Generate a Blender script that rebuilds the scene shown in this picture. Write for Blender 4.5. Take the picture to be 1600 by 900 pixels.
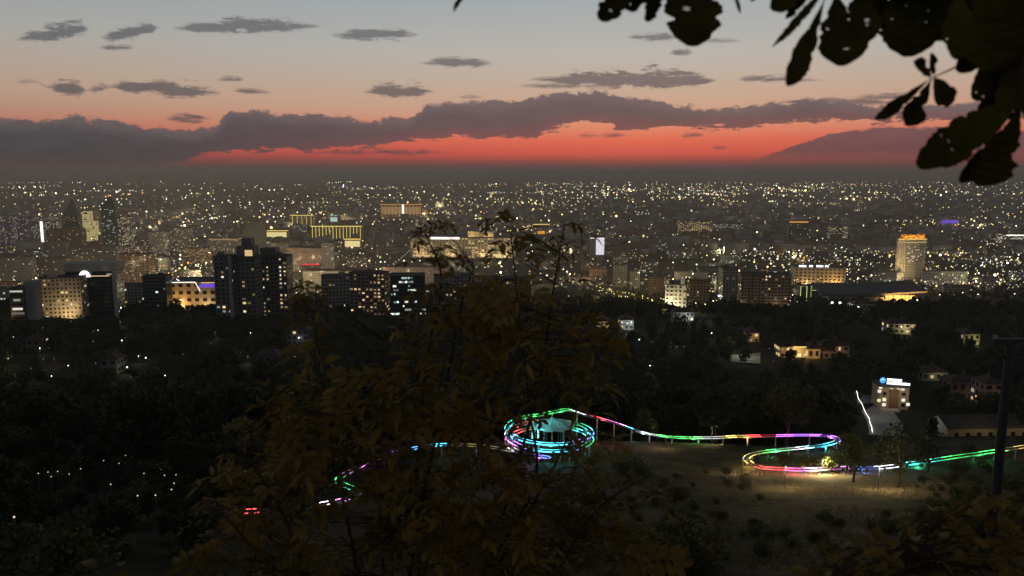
import bpy, bmesh, math, random
import numpy as np
from mathutils import Vector, Matrix

for o in list(bpy.data.objects):
    bpy.data.objects.remove(o, do_unlink=True)
random.seed(7)
RNG = np.random.default_rng(11)
R = math.radians
SC = bpy.context.scene
COL = SC.collection

# ------------------------------------------------------------------ camera
F = 1245.0                         # focal length in pixels of a 1600 px wide frame
HORIZON = 268.0
PITCH = math.atan((450 - HORIZON) / F)
CAM_Z = 240.0
cam_data = bpy.data.cameras.new("camera")
cam = bpy.data.objects.new("camera", cam_data)
COL.objects.link(cam)
cam.location = (0, 0, CAM_Z)
cam.rotation_euler = (R(90) - PITCH, 0, 0)
cam_data.sensor_width = 36
cam_data.lens = F / 1600 * 36
cam_data.clip_start = 0.05
cam_data.clip_end = 200000
cam_data.dof.use_dof = True
cam_data.dof.focus_distance = 900
cam_data.dof.aperture_fstop = 3.6
SC.camera = cam
SC.view_settings.view_transform = 'Standard'
SC.view_settings.look = 'None'
SC.view_settings.exposure = 0
SC.view_settings.gamma = 1
SC.view_settings.use_curve_mapping = False
SC.cycles.volume_bounces = 0
SC.cycles.max_bounces = 6
SC.cycles.sample_clamp_indirect = 3.0

def slope(v):
    return math.tan(PITCH + math.atan((v - 450) / F))
def P(u, v, Y):
    cx = (u - 800) / F; cy = -(v - 450) / F
    dy = math.cos(PITCH) + cy * math.sin(PITCH)
    dz = -math.sin(PITCH) + cy * math.cos(PITCH)
    t = Y / dy
    return Vector((cx * t, Y, CAM_Z + dz * t))
def proj(p):
    x, y, z = p[0], p[1], p[2] - CAM_Z
    fw = y * math.cos(PITCH) - z * math.sin(PITCH)
    up = y * math.sin(PITCH) + z * math.cos(PITCH)
    return 800 + F * x / fw, 450 - F * up / fw
def azel(u, v):
    p = P(u, v, 1000.0) - Vector((0, 0, CAM_Z))
    return math.degrees(math.atan2(p.x, p.y)), math.degrees(math.atan2(p.z, math.hypot(p.x, p.y)))
def s2l(c):
    return c / 12.92 if c <= 0.04045 else ((c + 0.055) / 1.055) ** 2.4
def rgb(r, g, b):
    return (s2l(r / 255), s2l(g / 255), s2l(b / 255), 1.0)

# ------------------------------------------------------------------ world: dusk sky
world = bpy.data.worlds.new("World")
SC.world = world
world.use_nodes = True
world.cycles.sampling_method = 'MANUAL'
world.cycles.sample_map_resolution = 512
NT = world.node_tree
NT.nodes.clear()
def N(tree, kind, **kw):
    n = tree.nodes.new(kind)
    for k, val in kw.items():
        setattr(n, k, val)
    return n
def L(tree, a, b):
    tree.links.new(a, b)
def M(op, a, b=None, c=None, tree=NT, clamp=False):
    n = tree.nodes.new('ShaderNodeMath'); n.operation = op; n.use_clamp = clamp
    for i, x in enumerate((a, b, c)):
        if x is None: continue
        if hasattr(x, 'node'): tree.links.new(x, n.inputs[i])
        else: n.inputs[i].default_value = x
    return n.outputs[0]
def smooth(x, lo, hi, tree=NT):
    n = tree.nodes.new('ShaderNodeMapRange'); n.interpolation_type = 'SMOOTHSTEP'
    tree.links.new(x, n.inputs[0]) if hasattr(x, 'node') else None
    n.inputs[1].default_value = lo; n.inputs[2].default_value = hi
    return n.outputs[0]
def ramp(fac, stops, tree=NT):
    n = tree.nodes.new('ShaderNodeValToRGB')
    e = n.color_ramp.elements
    while len(e) > 1: e.remove(e[-1])
    e[0].position = stops[0][0]; e[0].color = stops[0][1]
    for p_, c_ in stops[1:]:
        x = e.new(p_); x.color = c_
    tree.links.new(fac, n.inputs[0])
    return n.outputs[0]
def mixc(fac, a, b, tree=NT):
    n = tree.nodes.new('ShaderNodeMix'); n.data_type = 'RGBA'
    for s, x in ((0, fac), (6, a), (7, b)):
        if hasattr(x, 'node'): tree.links.new(x, n.inputs[s])
        else: n.inputs[s].default_value = x
    return n.outputs[2]

tc = N(NT, 'ShaderNodeTexCoord')
sep = N(NT, 'ShaderNodeSeparateXYZ'); L(NT, tc.outputs['Generated'], sep.inputs[0])
X_, Y_, Z_ = sep.outputs
AZ = M('MULTIPLY', M('ARCTAN2', X_, Y_), 57.29578)
EL = M('MULTIPLY', M('ARCSINE', M('MINIMUM', M('MAXIMUM', Z_, -1.0), 1.0)), 57.29578)
# clear sky, by elevation (degrees/90 through a square root, so that the low sky has room)
ELF = M('SQRT', M('DIVIDE', M('MAXIMUM', EL, 0.0), 90.0))
def ep(deg): return math.sqrt(max(deg, 0) / 90.0)
west = ramp(ELF, [(0, rgb(84, 68, 67)), (ep(0.3), rgb(104, 70, 69)), (ep(0.8), rgb(168, 78, 72)), (ep(1.4), rgb(208, 88, 76)),
                  (ep(2.2), rgb(220, 106, 84)), (ep(3.2), rgb(220, 138, 110)), (ep(4.3), rgb(204, 160, 136)), (ep(6.0), rgb(194, 171, 152)),
                  (ep(8.0), rgb(184, 179, 171)), (ep(11.6), rgb(163, 170, 172)), (ep(20), rgb(118, 128, 135)), (ep(45), rgb(66, 72, 80)), (1, rgb(42, 47, 54))])
east = ramp(ELF, [(0, rgb(74, 67, 67)), (ep(1.0), rgb(86, 72, 72)), (ep(2.2), rgb(112, 90, 88)), (ep(3.4), rgb(150, 122, 108)), (ep(5.0), rgb(172, 146, 128)), (ep(7), rgb(164, 152, 140)), (ep(9), rgb(154, 155, 153)), (ep(12), rgb(138, 147, 152)),
                  (ep(30), rgb(64, 70, 77)), (1, rgb(42, 47, 54))])
dAz = M('SUBTRACT', AZ, 9.0)
wfac = M('POWER', 2.71828, M('MULTIPLY', M('MULTIPLY', dAz, dAz), -1.0 / (2 * 31.0 ** 2)))
clear = mixc(wfac, east, west)

# cloud noise in azimuth / elevation
def noise2(kx, ky, off, scale=1.0, detail=7.0, rough=0.6, dist=0.0):
    cb = N(NT, 'ShaderNodeCombineXYZ')
    L(NT, M('MULTIPLY', AZ, kx), cb.inputs[0]); L(NT, M('MULTIPLY', EL, ky), cb.inputs[1]); cb.inputs[2].default_value = off
    n = N(NT, 'ShaderNodeTexNoise'); n.inputs['Scale'].default_value = scale
    n.inputs['Detail'].default_value = detail; n.inputs['Roughness'].default_value = rough; n.inputs['Distortion'].default_value = dist
    L(NT, cb.outputs[0], n.inputs['Vector'])
    return M('SUBTRACT', n.outputs[0], 0.5)
n_big = noise2(0.55, 1.1, 3.1, detail=9, rough=0.66)
n_fine = noise2(1.1, 2.2, 9.7, detail=9, rough=0.68)
n_bot = noise2(0.30, 1.7, 21.0, detail=8, rough=0.62)
n_tiny = noise2(2.6, 4.4, 51.0, detail=6, rough=0.62)
n_wisp = noise2(0.42, 2.3, 33.0, detail=9, rough=0.70, dist=0.4)

AZ0, AZ1 = -55.0, 55.0
AZN = M('DIVIDE', M('SUBTRACT', AZ, AZ0), AZ1 - AZ0, clamp=True)
EMAX = 14.0
def edge_curve(pts):
    n = N(NT, 'ShaderNodeFloatCurve')
    c = n.mapping.curves[0]
    q = [((azel(u, v)[0] - AZ0) / (AZ1 - AZ0), min(1, max(0, (azel(u, v)[1] + 2) / EMAX))) for u, v in pts]
    c.points[0].location = q[0]; c.points[1].location = q[-1]
    for a in q[1:-1]: c.points.new(*a)
    for pt in c.points: pt.handle_type = 'VECTOR'
    n.mapping.update()
    L(NT, AZN, n.inputs['Value'])
    return M('SUBTRACT', M('MULTIPLY', n.outputs[0], EMAX), 2.0)
top = edge_curve([(-620, 178), (-300, 186), (0, 184), (60, 183), (110, 181), (190, 190), (250, 199), (300, 203), (340, 196), (352, 172), (400, 171), (440, 178),
                  (500, 176), (560, 186), (640, 183), (662, 163), (700, 159), (760, 160), (820, 153), (870, 145), (930, 143), (1000, 152), (1050, 163),
                  (1100, 168), (1160, 169), (1200, 162), (1260, 153), (1320, 158), (1380, 168), (1420, 167), (1600, 160), (1900, 168), (2220, 160)])
bot = edge_curve([(-620, 292), (0, 290), (150, 288), (230, 262), (330, 240), (350, 237), (450, 236), (520, 234), (600, 227), (655, 220), (700, 214), (760, 217),
                  (838, 216), (850, 206), (870, 201), (900, 195), (945, 192), (960, 201), (1050, 203), (1150, 199), (1240, 193), (1340, 189), (1420, 190), (1600, 187), (1900, 192), (2220, 200)])
low = edge_curve([(-620, 296), (1120, 296), (1185, 246), (1230, 230), (1290, 211), (1340, 202), (1390, 197), (1480, 199), (1560, 206), (1600, 202), (1900, 206), (2220, 204)])
bank = M('MULTIPLY', smooth(M('ADD', M('SUBTRACT', top, EL), M('ADD', M('MULTIPLY', n_big, 1.3), M('ADD', M('MULTIPLY', n_fine, 0.9), M('MULTIPLY', n_tiny, 0.5)))), -0.08, 0.20),
         smooth(M('ADD', M('SUBTRACT', EL, bot), M('ADD', M('MULTIPLY', n_bot, 1.9), M('MULTIPLY', n_fine, 1.1))), -0.05, 0.16))
bank2 = M('MULTIPLY', smooth(M('ADD', M('SUBTRACT', low, EL), M('ADD', M('MULTIPLY', n_big, 0.6), M('ADD', M('MULTIPLY', n_fine, 0.4), M('MULTIPLY', n_tiny, 0.2)))), -0.05, 0.14), smooth(EL, 0.1, 1.5))
bank2 = M('MULTIPLY', bank2, 0.93)
cloud = M('MAXIMUM', bank, bank2)
def cloud_layer(items):
    ec = []; hc = []
    items = sorted(items)
    for uc, vc, hw, hh in items:
        ec += [(uc - hw * 0.98, vc + 0.3), (uc + hw * 0.98, vc - 0.3)]
        e0 = azel(uc, vc)[1]; e1 = azel(uc, vc - hh)[1]
        for k, q in ((-1, 0), (-0.55, 0.8), (0, 1.0), (0.55, 0.85), (1, 0)):
            hc.append((azel(uc + k * hw, vc)[0], (e1 - e0) * q))
    E = edge_curve([(-620, items[0][1])] + ec + [(2220, items[-1][1])])
    n = N(NT, 'ShaderNodeFloatCurve'); c = n.mapping.curves[0]
    q = [(max(0, min(1, (a - AZ0) / (AZ1 - AZ0))), h) for a, h in hc]
    c.points[0].location = (0, 0); c.points[1].location = (1, 0)
    for a in q: c.points.new(*a)
    for pt in c.points: pt.handle_type = 'VECTOR'
    n.mapping.update(); L(NT, AZN, n.inputs['Value'])
    dz = M('SUBTRACT', EL, E)
    dz = M('MAXIMUM', dz, M('MULTIPLY', dz, -1.5))
    amp = M('ADD', 1.15, M('ADD', M('MULTIPLY', n_wisp, 4.2), M('ADD', M('MULTIPLY', n_fine, 1.8), M('MULTIPLY', n_tiny, 1.0))))
    d = M('SUBTRACT', M('MULTIPLY', n.outputs[0], amp), dz)
    return M('MULTIPLY', M('MULTIPLY', smooth(d, -0.08, 0.36), smooth(n.outputs[0], 0.01, 0.10)), 0.84)
for items in ([(92, 63, 72, 14), (200, 44, 62, 12), (380, 41, 130, 13), (585, 55, 74, 11), (1020, 58, 46, 8), (1115, 64, 50, 5), (-140, 70, 110, 14), (1750, 60, 120, 14), (-420, 50, 150, 14), (2100, 60, 160, 14)],
              [(45, 128, 20, 4), (122, 136, 56, 14), (250, 142, 112, 14), (390, 146, 40, 5), (622, 143, 58, 13), (735, 152, 22, 4), (985, 124, 165, 17), (1210, 126, 85, 7), (1390, 152, 60, 8), (-220, 150, 90, 12), (1840, 130, 90, 9)],
              [(182, 75, 32, 6), (360, 125, 24, 6), (712, 99, 62, 10), (895, 134, 95, 6), (1065, 82, 20, 8), (1310, 160, 110, 8)],
              [(292, 186, 36, 10), (590, 238, 125, 6), (940, 212, 44, 6), (1082, 212, 22, 6), (1124, 231, 16, 6)]):
    cloud = M('MAXIMUM', cloud, cloud_layer(items))
ccol = ramp(M('DIVIDE', M('MAXIMUM', EL, 0.0), 14.0), [(0, rgb(80, 70, 70)), (0.06, rgb(92, 72, 74)), (0.16, rgb(104, 78, 82)), (0.26, rgb(101, 84, 88)), (0.38, rgb(98, 88, 93)), (0.6, rgb(106, 103, 106)), (1.0, rgb(104, 109, 115))])
lcol = ramp(M('DIVIDE', M('MAXIMUM', EL, 0.0), 14.0), [(0, rgb(72, 68, 68)), (0.2, rgb(78, 75, 79)), (0.4, rgb(88, 84, 88)), (0.7, rgb(96, 98, 103)), (1.0, rgb(90, 97, 104))])
ccol = mixc(smooth(AZ, -32.0, 2.0), lcol, ccol)
ctex = M('ADD', 1.0, M('MULTIPLY', M('ADD', n_fine, n_big), 0.34))
cshade = N(NT, 'ShaderNodeVectorMath', operation='SCALE'); L(NT, ccol, cshade.inputs[0]); L(NT, ctex, cshade.inputs['Scale'])
# the bank is thinner and a little lighter along its upper edge, and warm from below where the afterglow is open
upper = M('SUBTRACT', 1.0, smooth(M('ADD', M('SUBTRACT', top, EL), M('MULTIPLY', n_fine, 1.6)), 0.0, 1.1))
under = M('MULTIPLY', M('SUBTRACT', 1.0, smooth(M('ADD', M('SUBTRACT', EL, bot), M('MULTIPLY', n_fine, 1.2)), 0.0, 1.0)), smooth(AZ, -26.0, -4.0))
shaded = mixc(M('MULTIPLY', M('MULTIPLY', upper, bank), 0.35), cshade.outputs[0], rgb(134, 116, 114))
shaded = mixc(M('MULTIPLY', M('MULTIPLY', under, bank), 0.40), shaded, rgb(140, 84, 80))
skyc = mixc(cloud, clear, shaded)
# dull band of dust lying along the horizon
dust = M('SUBTRACT', 1.0, smooth(M('ADD', EL, M('MULTIPLY', n_bot, 0.25)), 0.0, 1.25))
skyc = mixc(M('MULTIPLY', dust, 0.85), skyc, rgb(80, 68, 67))
sky = N(NT, 'ShaderNodeTexSky'); sky.sky_type = 'NISHITA'; sky.sun_disc = False
sky.sun_elevation = R(0.0); sky.sun_rotation = R(9); sky.altitude = 900; sky.dust_density = 3.0
bg1 = N(NT, 'ShaderNodeBackground'); L(NT, skyc, bg1.inputs[0]); bg1.inputs[1].default_value = 1.0
bg2 = N(NT, 'ShaderNodeBackground'); L(NT, sky.outputs[0], bg2.inputs[0]); bg2.inputs[1].default_value = 0.004
add = N(NT, 'ShaderNodeAddShader'); L(NT, bg1.outputs[0], add.inputs[0]); L(NT, bg2.outputs[0], add.inputs[1])
wo = N(NT, 'ShaderNodeOutputWorld'); L(NT, add.outputs[0], wo.inputs[0])
# ------------------------------------------------------------------ helpers
MATS = {}
def mat(name, col, rough=0.8, var=0.25, scale=0.4, metal=0.0, bump=0.0, trans=0.0, col2=None, spec=0.3):
    """plain procedural surface: base colour broken up by noise, optional fine relief and leaf translucency"""
    if name in MATS: return MATS[name]
    m = bpy.data.materials.new(name); m.use_nodes = True
    t = m.node_tree; b = t.nodes['Principled BSDF']
    b.inputs['Roughness'].default_value = rough; b.inputs['Metallic'].default_value = metal
    b.inputs['Specular IOR Level'].default_value = spec
    c = (*col[:3], 1)
    c1 = tuple(x * (1 - var) for x in c[:3]) + (1,); c2 = tuple(min(1, x * (1 + var)) for x in (col2 or col)[:3]) + (1,)
    co = t.nodes.new('ShaderNodeTexCoord')
    nz = t.nodes.new('ShaderNodeTexNoise'); nz.inputs['Scale'].default_value = scale; nz.inputs['Detail'].default_value = 5; nz.inputs['Roughness'].default_value = 0.65
    t.links.new(co.outputs['Object'], nz.inputs['Vector'])
    r = ramp(nz.outputs[0], [(0.3, c1), (0.7, c2)], t)
    t.links.new(r, b.inputs['Base Color'])
    if bump:
        bp = t.nodes.new('ShaderNodeBump'); bp.inputs['Strength'].default_value = bump; bp.inputs['Distance'].default_value = 0.1
        t.links.new(nz.outputs[0], bp.inputs['Height']); t.links.new(bp.outputs[0], b.inputs['Normal'])
    if trans:
        tr = t.nodes.new('ShaderNodeBsdfTranslucent'); t.links.new(r, tr.inputs[0])
        mx = t.nodes.new('ShaderNodeMixShader'); mx.inputs[0].default_value = trans
        t.links.new(b.outputs[0], mx.inputs[1]); t.links.new(tr.outputs[0], mx.inputs[2])
        t.links.new(mx.outputs[0], t.nodes['Material Output'].inputs[0])
    MATS[name] = m
    return m
def glow(name, col, power, sample=False):
    """something that gives off light"""
    if name in MATS: return MATS[name]
    m = bpy.data.materials.new(name); m.use_nodes = True
    t = m.node_tree; t.nodes.remove(t.nodes['Principled BSDF'])
    e = t.nodes.new('ShaderNodeEmission'); e.inputs[0].default_value = (*col[:3], 1); e.inputs[1].default_value = power
    t.links.new(e.outputs[0], t.nodes['Material Output'].inputs[0])
    m.cycles.emission_sampling = 'FRONT_BACK' if sample else 'NONE'
    MATS[name] = m
    return m
def glow_attr(name, power):
    """lamps of many colours in one mesh: colour and strength come from each lamp's own attribute"""
    m = bpy.data.materials.new(name); m.use_nodes = True
    t = m.node_tree; t.nodes.remove(t.nodes['Principled BSDF'])
    e = t.nodes.new('ShaderNodeEmission'); a = t.nodes.new('ShaderNodeAttribute'); a.attribute_name = 'lamp'
    t.links.new(a.outputs['Color'], e.inputs[0]); e.inputs[1].default_value = power
    t.links.new(e.outputs[0], t.nodes['Material Output'].inputs[0])
    m.cycles.emission_sampling = 'NONE'
    return m

def mesh_np(name, V, Q, T=None):
    """fast mesh from arrays: V (n,3), quads Q (m,4) and triangles T (k,3)"""
    me = bpy.data.meshes.new(name)
    V = np.asarray(V, dtype=np.float32)
    parts = []; starts = []; pos = 0
    if Q is not None and len(Q):
        Q = np.asarray(Q, dtype=np.int32); parts.append(Q.ravel()); starts.append(np.arange(len(Q)) * 4); pos = Q.size
    if T is not None and len(T):
        T = np.asarray(T, dtype=np.int32); parts.append(T.ravel()); starts.append(pos + np.arange(len(T)) * 3)
    loops = np.concatenate(parts); st = np.concatenate(starts).astype(np.int32)
    me.vertices.add(len(V)); me.vertices.foreach_set('co', V.ravel())
    me.loops.add(len(loops)); me.loops.foreach_set('vertex_index', loops)
    me.polygons.add(len(st)); me.polygons.foreach_set('loop_start', st)
    me.update(calc_edges=True)
    return me
class MB:
    """collects boxes, bars, tubes and polygons; build() links them as ONE mesh object"""
    def __init__(s): s.v = []; s.f = []; s.mi = []; s.cur = 0
    def poly(s, pts):
        n = len(s.v); s.v += [tuple(p) for p in pts]; s.f.append(tuple(range(n, n + len(pts)))); s.mi.append(s.cur)
    def box(s, x0, x1, y0, y1, z0, z1):
        n = len(s.v)
        s.v += [(x0, y0, z0), (x1, y0, z0), (x1, y1, z0), (x0, y1, z0), (x0, y0, z1), (x1, y0, z1), (x1, y1, z1), (x0, y1, z1)]
        for f in ((0, 3, 2, 1), (4, 5, 6, 7), (0, 1, 5, 4), (1, 2, 6, 5), (2, 3, 7, 6), (3, 0, 4, 7)):
            s.f.append(tuple(n + i for i in f)); s.mi.append(s.cur)
    def tube(s, pts, rad, sides=6, caps=True):
        pts = [Vector(p) for p in pts]
        rad = rad if hasattr(rad, '__len__') else [rad] * len(pts)
        n0 = len(s.v)
        for i, p in enumerate(pts):
            d = (pts[min(i + 1, len(pts) - 1)] - pts[max(i - 1, 0)]).normalized()
            a = d.cross(Vector((0, 0, 1)) if abs(d.z) < 0.9 else Vector((1, 0, 0))).normalized(); b = d.cross(a)
            for k in range(sides):
                t = 2 * math.pi * k / sides
                s.v.append(tuple(p + (a * math.cos(t) + b * math.sin(t)) * rad[i]))
        for i in range(len(pts) - 1):
            for k in range(sides):
                k2 = (k + 1) % sides
                s.f.append((n0 + i * sides + k, n0 + i * sides + k2, n0 + (i + 1) * sides + k2, n0 + (i + 1) * sides + k)); s.mi.append(s.cur)
        if caps:
            s.f.append(tuple(n0 + k for k in range(sides))); s.mi.append(s.cur)
            m = n0 + (len(pts) - 1) * sides; s.f.append(tuple(m + k for k in reversed(range(sides)))); s.mi.append(s.cur)
    def ball(s, c, r, n=8, m=5, sq=1.0):
        n0 = len(s.v); c = Vector(c)
        for i in range(1, m):
            ph = math.pi * i / m
            for k in range(n):
                t = 2 * math.pi * k / n
                s.v.append((c.x + r * math.sin(ph) * math.cos(t), c.y + r * math.sin(ph) * math.sin(t), c.z + r * sq * math.cos(ph)))
        a = len(s.v); s.v.append((c.x, c.y, c.z + r * sq)); s.v.append((c.x, c.y, c.z - r * sq))
        for i in range(m - 2):
            for k in range(n):
                k2 = (k + 1) % n
                s.f.append((n0 + i * n + k, n0 + (i + 1) * n + k, n0 + (i + 1) * n + k2, n0 + i * n + k2)); s.mi.append(s.cur)
        for k in range(n):
            k2 = (k + 1) % n
            s.f.append((a, n0 + k, n0 + k2)); s.mi.append(s.cur)
            s.f.append((a + 1, n0 + (m - 2) * n + k2, n0 + (m - 2) * n + k)); s.mi.append(s.cur)
    def mesh(s, name, mats):
        me = bpy.data.meshes.new(name); me.from_pydata(s.v, [], s.f)
        for m in (mats if isinstance(mats, (list, tuple)) else [mats]): me.materials.append(m)
        if any(s.mi): me.polygons.foreach_set('material_index', s.mi)
        me.update(); return me
    def build(s, name, mats, parent=None):
        return link(name, s.mesh(name, mats), parent)
def link(name, me, parent=None):
    o = bpy.data.objects.new(name, me); COL.objects.link(o)
    if parent is not None: o.parent = parent
    return o
def tag(o, label=None, cat=None, group=None, kind=None):
    if label: o['label'] = label
    if cat: o['category'] = cat
    if group: o['group'] = group
    if kind: o['kind'] = kind
    return o
def thing(name, label, cat, loc, rz=0.0, group=None):
    o = bpy.data.objects.new(name, None); COL.objects.link(o)
    o.location = loc; o.rotation_euler = (0, 0, rz); o.empty_display_size = 0.5
    return tag(o, label, cat, group)
def copy_tree(o, parent=None):
    c = o.copy(); COL.objects.link(c); c.parent = parent
    for ch in o.children: copy_tree(ch, c)
    return c
def lamp(name, kind, col, power, loc, parent=None, size=0.5, aim=None, cone=90, blend=0.6):
    d = bpy.data.lights.new(name, kind); d.color = col[:3]; d.energy = power
    if kind in ('POINT', 'SPOT'): d.shadow_soft_size = size
    if kind == 'SPOT': d.spot_size = R(cone); d.spot_blend = blend
    o = bpy.data.objects.new(name, d); COL.objects.link(o); o.location = loc
    if aim is not None: o.rotation_euler = (Vector(aim) - Vector(loc)).to_track_quat('-Z', 'Y').to_euler()
    if parent is not None: o.parent = parent
    return o

# ------------------------------------------------------------------ terrain: the hill, the foothills and the plain of the city
TY = [-400, -60, 0, 8, 20, 40, 60, 85, 110, 140, 200, 255, 290, 310, 420, 600, 850, 1300, 1700, 2300, 70000]
TZ = [243, 240.5, 238.3, 234, 227, 219, 211.5, 203.5, 197, 190.5, 170, 151, 143, 141, 139.5, 128, 95, 38, 0, 0, 0]
def hz(x, y):
    x = np.asarray(x, dtype=float); y = np.asarray(y, dtype=float)
    z = np.interp(y, TY, TZ)
    amp = np.interp(y, [0, 30, 80, 250, 600, 1500, 2000], [0, 0.1, 0.5, 2.0, 2.5, 1.0, 0])
    return z + amp * (np.sin(x * 0.031 + y * 0.013) + 0.6 * np.sin(x * 0.083 - y * 0.052 + 1.3) + 0.25 * np.sin(x * 0.31 + y * 0.23)) * 0.5
def T(x, y): return float(hz(x, y))
def G(u, v, y0=15.0):
    """where the sight line of a pixel meets the ground"""
    y = y0
    while y < 65000:
        p = P(u, v, y)
        if p.z <= T(p.x, p.y): return Vector((p.x, p.y, T(p.x, p.y)))
        y *= 1.004
    p = P(u, v, 60000); return Vector((p.x, p.y, 0))
ys = np.concatenate([np.linspace(-400, -20, 12), np.linspace(-16, 60, 39), np.linspace(62, 220, 80), np.geomspace(225, 2400, 90), np.geomspace(2600, 65000, 26)])
xs = np.linspace(-1, 1, 161); xs = np.sign(xs) * (0.35 * np.abs(xs) + 0.65 * np.abs(xs) ** 2.2)
GX = np.zeros((len(ys), len(xs))); GY = np.zeros_like(GX)
for i, y in enumerate(ys):
    GX[i] = xs * (max(y, 0) * 1.05 + 260); GY[i] = y
gv = np.stack([GX, GY, hz(GX, GY)], -1).reshape(-1, 3)
nx = len(xs)
ii = (np.arange(len(ys) - 1)[:, None] * nx + np.arange(nx - 1)[None, :]).ravel()
gm = mesh_np('ground', gv, np.stack([ii, ii + 1, ii + nx + 1, ii + nx], -1))
def ground_material():
    m = bpy.data.materials.new('dry_soil_and_city_ground'); m.use_nodes = True
    t = m.node_tree; b = t.nodes['Principled BSDF']; b.inputs['Roughness'].default_value = 0.95; b.inputs['Specular IOR Level'].default_value = 0.1
    geo = t.nodes.new('ShaderNodeNewGeometry'); sp = t.nodes.new('ShaderNodeSeparateXYZ'); t.links.new(geo.outputs['Position'], sp.inputs[0])
    def nz(scale, detail=6):
        n = t.nodes.new('ShaderNodeTexNoise'); n.inputs['Scale'].default_value = scale; n.inputs['Detail'].default_value = detail; n.inputs['Roughness'].default_value = 0.7
        t.links.new(geo.outputs['Position'], n.inputs['Vector']); return n.outputs[0]
    fine = nz(1.6, 8)
    soil = ramp(fine, [(0.3, (0.04, 0.032, 0.02, 1)), (0.52, (0.11, 0.085, 0.05, 1)), (0.72, (0.19, 0.145, 0.085, 1))], t)
    grass = ramp(nz(0.35), [(0.35, (0.025, 0.028, 0.012, 1)), (0.65, (0.06, 0.055, 0.025, 1))], t)
    hill = mixc(smooth(nz(0.09), 0.45, 0.56, t), soil, grass, t)
    cityg = ramp(nz(0.012), [(0.3, (0.03, 0.034, 0.026, 1)), (0.5, (0.05, 0.048, 0.044, 1)), (0.72, (0.10, 0.09, 0.08, 1))], t)
    # bare dirt of the coaster bend clearing, paled to widen its pool of light
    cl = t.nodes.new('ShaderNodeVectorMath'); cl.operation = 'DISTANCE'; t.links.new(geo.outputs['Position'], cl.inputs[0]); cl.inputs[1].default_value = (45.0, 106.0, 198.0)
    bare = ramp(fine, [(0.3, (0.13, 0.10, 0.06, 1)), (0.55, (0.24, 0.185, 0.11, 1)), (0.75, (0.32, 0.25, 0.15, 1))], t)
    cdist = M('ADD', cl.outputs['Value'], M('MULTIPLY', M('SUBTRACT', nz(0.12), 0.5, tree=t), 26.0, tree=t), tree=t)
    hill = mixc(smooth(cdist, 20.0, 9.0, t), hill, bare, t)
    foot = ramp(nz(0.05), [(0.35, (0.012, 0.014, 0.009, 1)), (0.65, (0.03, 0.03, 0.018, 1))], t)  # darker ground for the western slope and the foot of the hill
    hill = mixc(smooth(M('ADD', sp.outputs[0], M('MULTIPLY', M('SUBTRACT', nz(0.1), 0.5, tree=t), 24.0, tree=t), tree=t), -8.0, -22.0, t), hill, foot, t)
    cityg = mixc(smooth(sp.outputs[1], 650, 1100, t), foot, cityg, t)
    col = mixc(smooth(sp.outputs[1], 160, 240, t), hill, cityg, t)
    t.links.new(col, b.inputs['Base Color'])
    bp = t.nodes.new('ShaderNodeBump'); bp.inputs['Strength'].default_value = 0.9; bp.inputs['Distance'].default_value = 0.25
    t.links.new(fine, bp.inputs['Height']); t.links.new(bp.outputs[0], b.inputs['Normal'])
    return m
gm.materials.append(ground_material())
gm.polygons.foreach_set('use_smooth', [True] * len(gm.polygons))
ground = tag(link('ground', gm), kind='structure')

# evening haze over the plain
hb = MB(); hb.box(-66000, 66000, -420, 66500, -3, 262)
hm = bpy.data.materials.new('evening_haze'); hm.use_nodes = True
ht = hm.node_tree; ht.nodes.remove(ht.nodes['Principled BSDF'])
pv = ht.nodes.new('ShaderNodeVolumePrincipled'); pv.inputs['Color'].default_value = (0.92, 0.82, 0.75, 1); pv.inputs['Density'].default_value = 9.5e-5
pv.inputs['Anisotropy'].default_value = 0.0
ht.links.new(pv.outputs[0], ht.nodes['Material Output'].inputs['Volume'])
haze = tag(hb.build('haze', hm), 'pale evening haze lying over the city plain', 'haze', kind='stuff')
# ------------------------------------------------------------------ city: materials
W = {'pale': mat('pale_render', (0.42, 0.39, 0.35), 0.85, 0.2, 0.15), 'grey': mat('grey_concrete', (0.26, 0.25, 0.24), 0.85, 0.25, 0.15),
     'dark': mat('dark_cladding', (0.13, 0.125, 0.125), 0.6, 0.3, 0.2), 'brick': mat('brown_brick', (0.24, 0.15, 0.10), 0.9, 0.25, 0.3),
     'teal': mat('teal_glass_cladding', (0.03, 0.06, 0.06), 0.25, 0.2, 0.2, spec=0.5), 'pink': mat('pink_render', (0.40, 0.27, 0.26), 0.85, 0.2, 0.15),
     'cream': mat('cream_render', (0.50, 0.42, 0.30), 0.85, 0.18, 0.15), 'lilac': mat('lilac_cladding', (0.30, 0.26, 0.34), 0.6, 0.2, 0.15)}
ROOF = mat('bitumen_roof', (0.075, 0.07, 0.068), 0.9, 0.3, 0.2)
REDROOF = mat('red_sheet_roof', (0.085, 0.045, 0.04), 0.7, 0.3, 0.4)
GLASS = mat('dark_window_glass', (0.02, 0.022, 0.026), 0.12, 0.2, 0.5, spec=0.5)
TRIM = mat('concrete_trim', (0.36, 0.34, 0.31), 0.85, 0.2, 0.3)
STEEL = mat('painted_steel', (0.16, 0.17, 0.18), 0.5, 0.2, 1.0, metal=0.3)
LIT = {'warm': glow('warm_lit_window', (1.0, 0.66, 0.30), 0.75), 'yellow': glow('yellow_lit_window', (1.0, 0.82, 0.36), 0.9), 'white': glow('white_lit_window', (1.0, 0.93, 0.76), 0.95),
       'cool': glow('cool_lit_window', (0.72, 0.95, 0.88), 0.7), 'dim': glow('dim_lit_window', (1.0, 0.62, 0.30), 0.28), 'violet': glow('violet_lit_window', (0.55, 0.42, 1.0), 0.45)}
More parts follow.
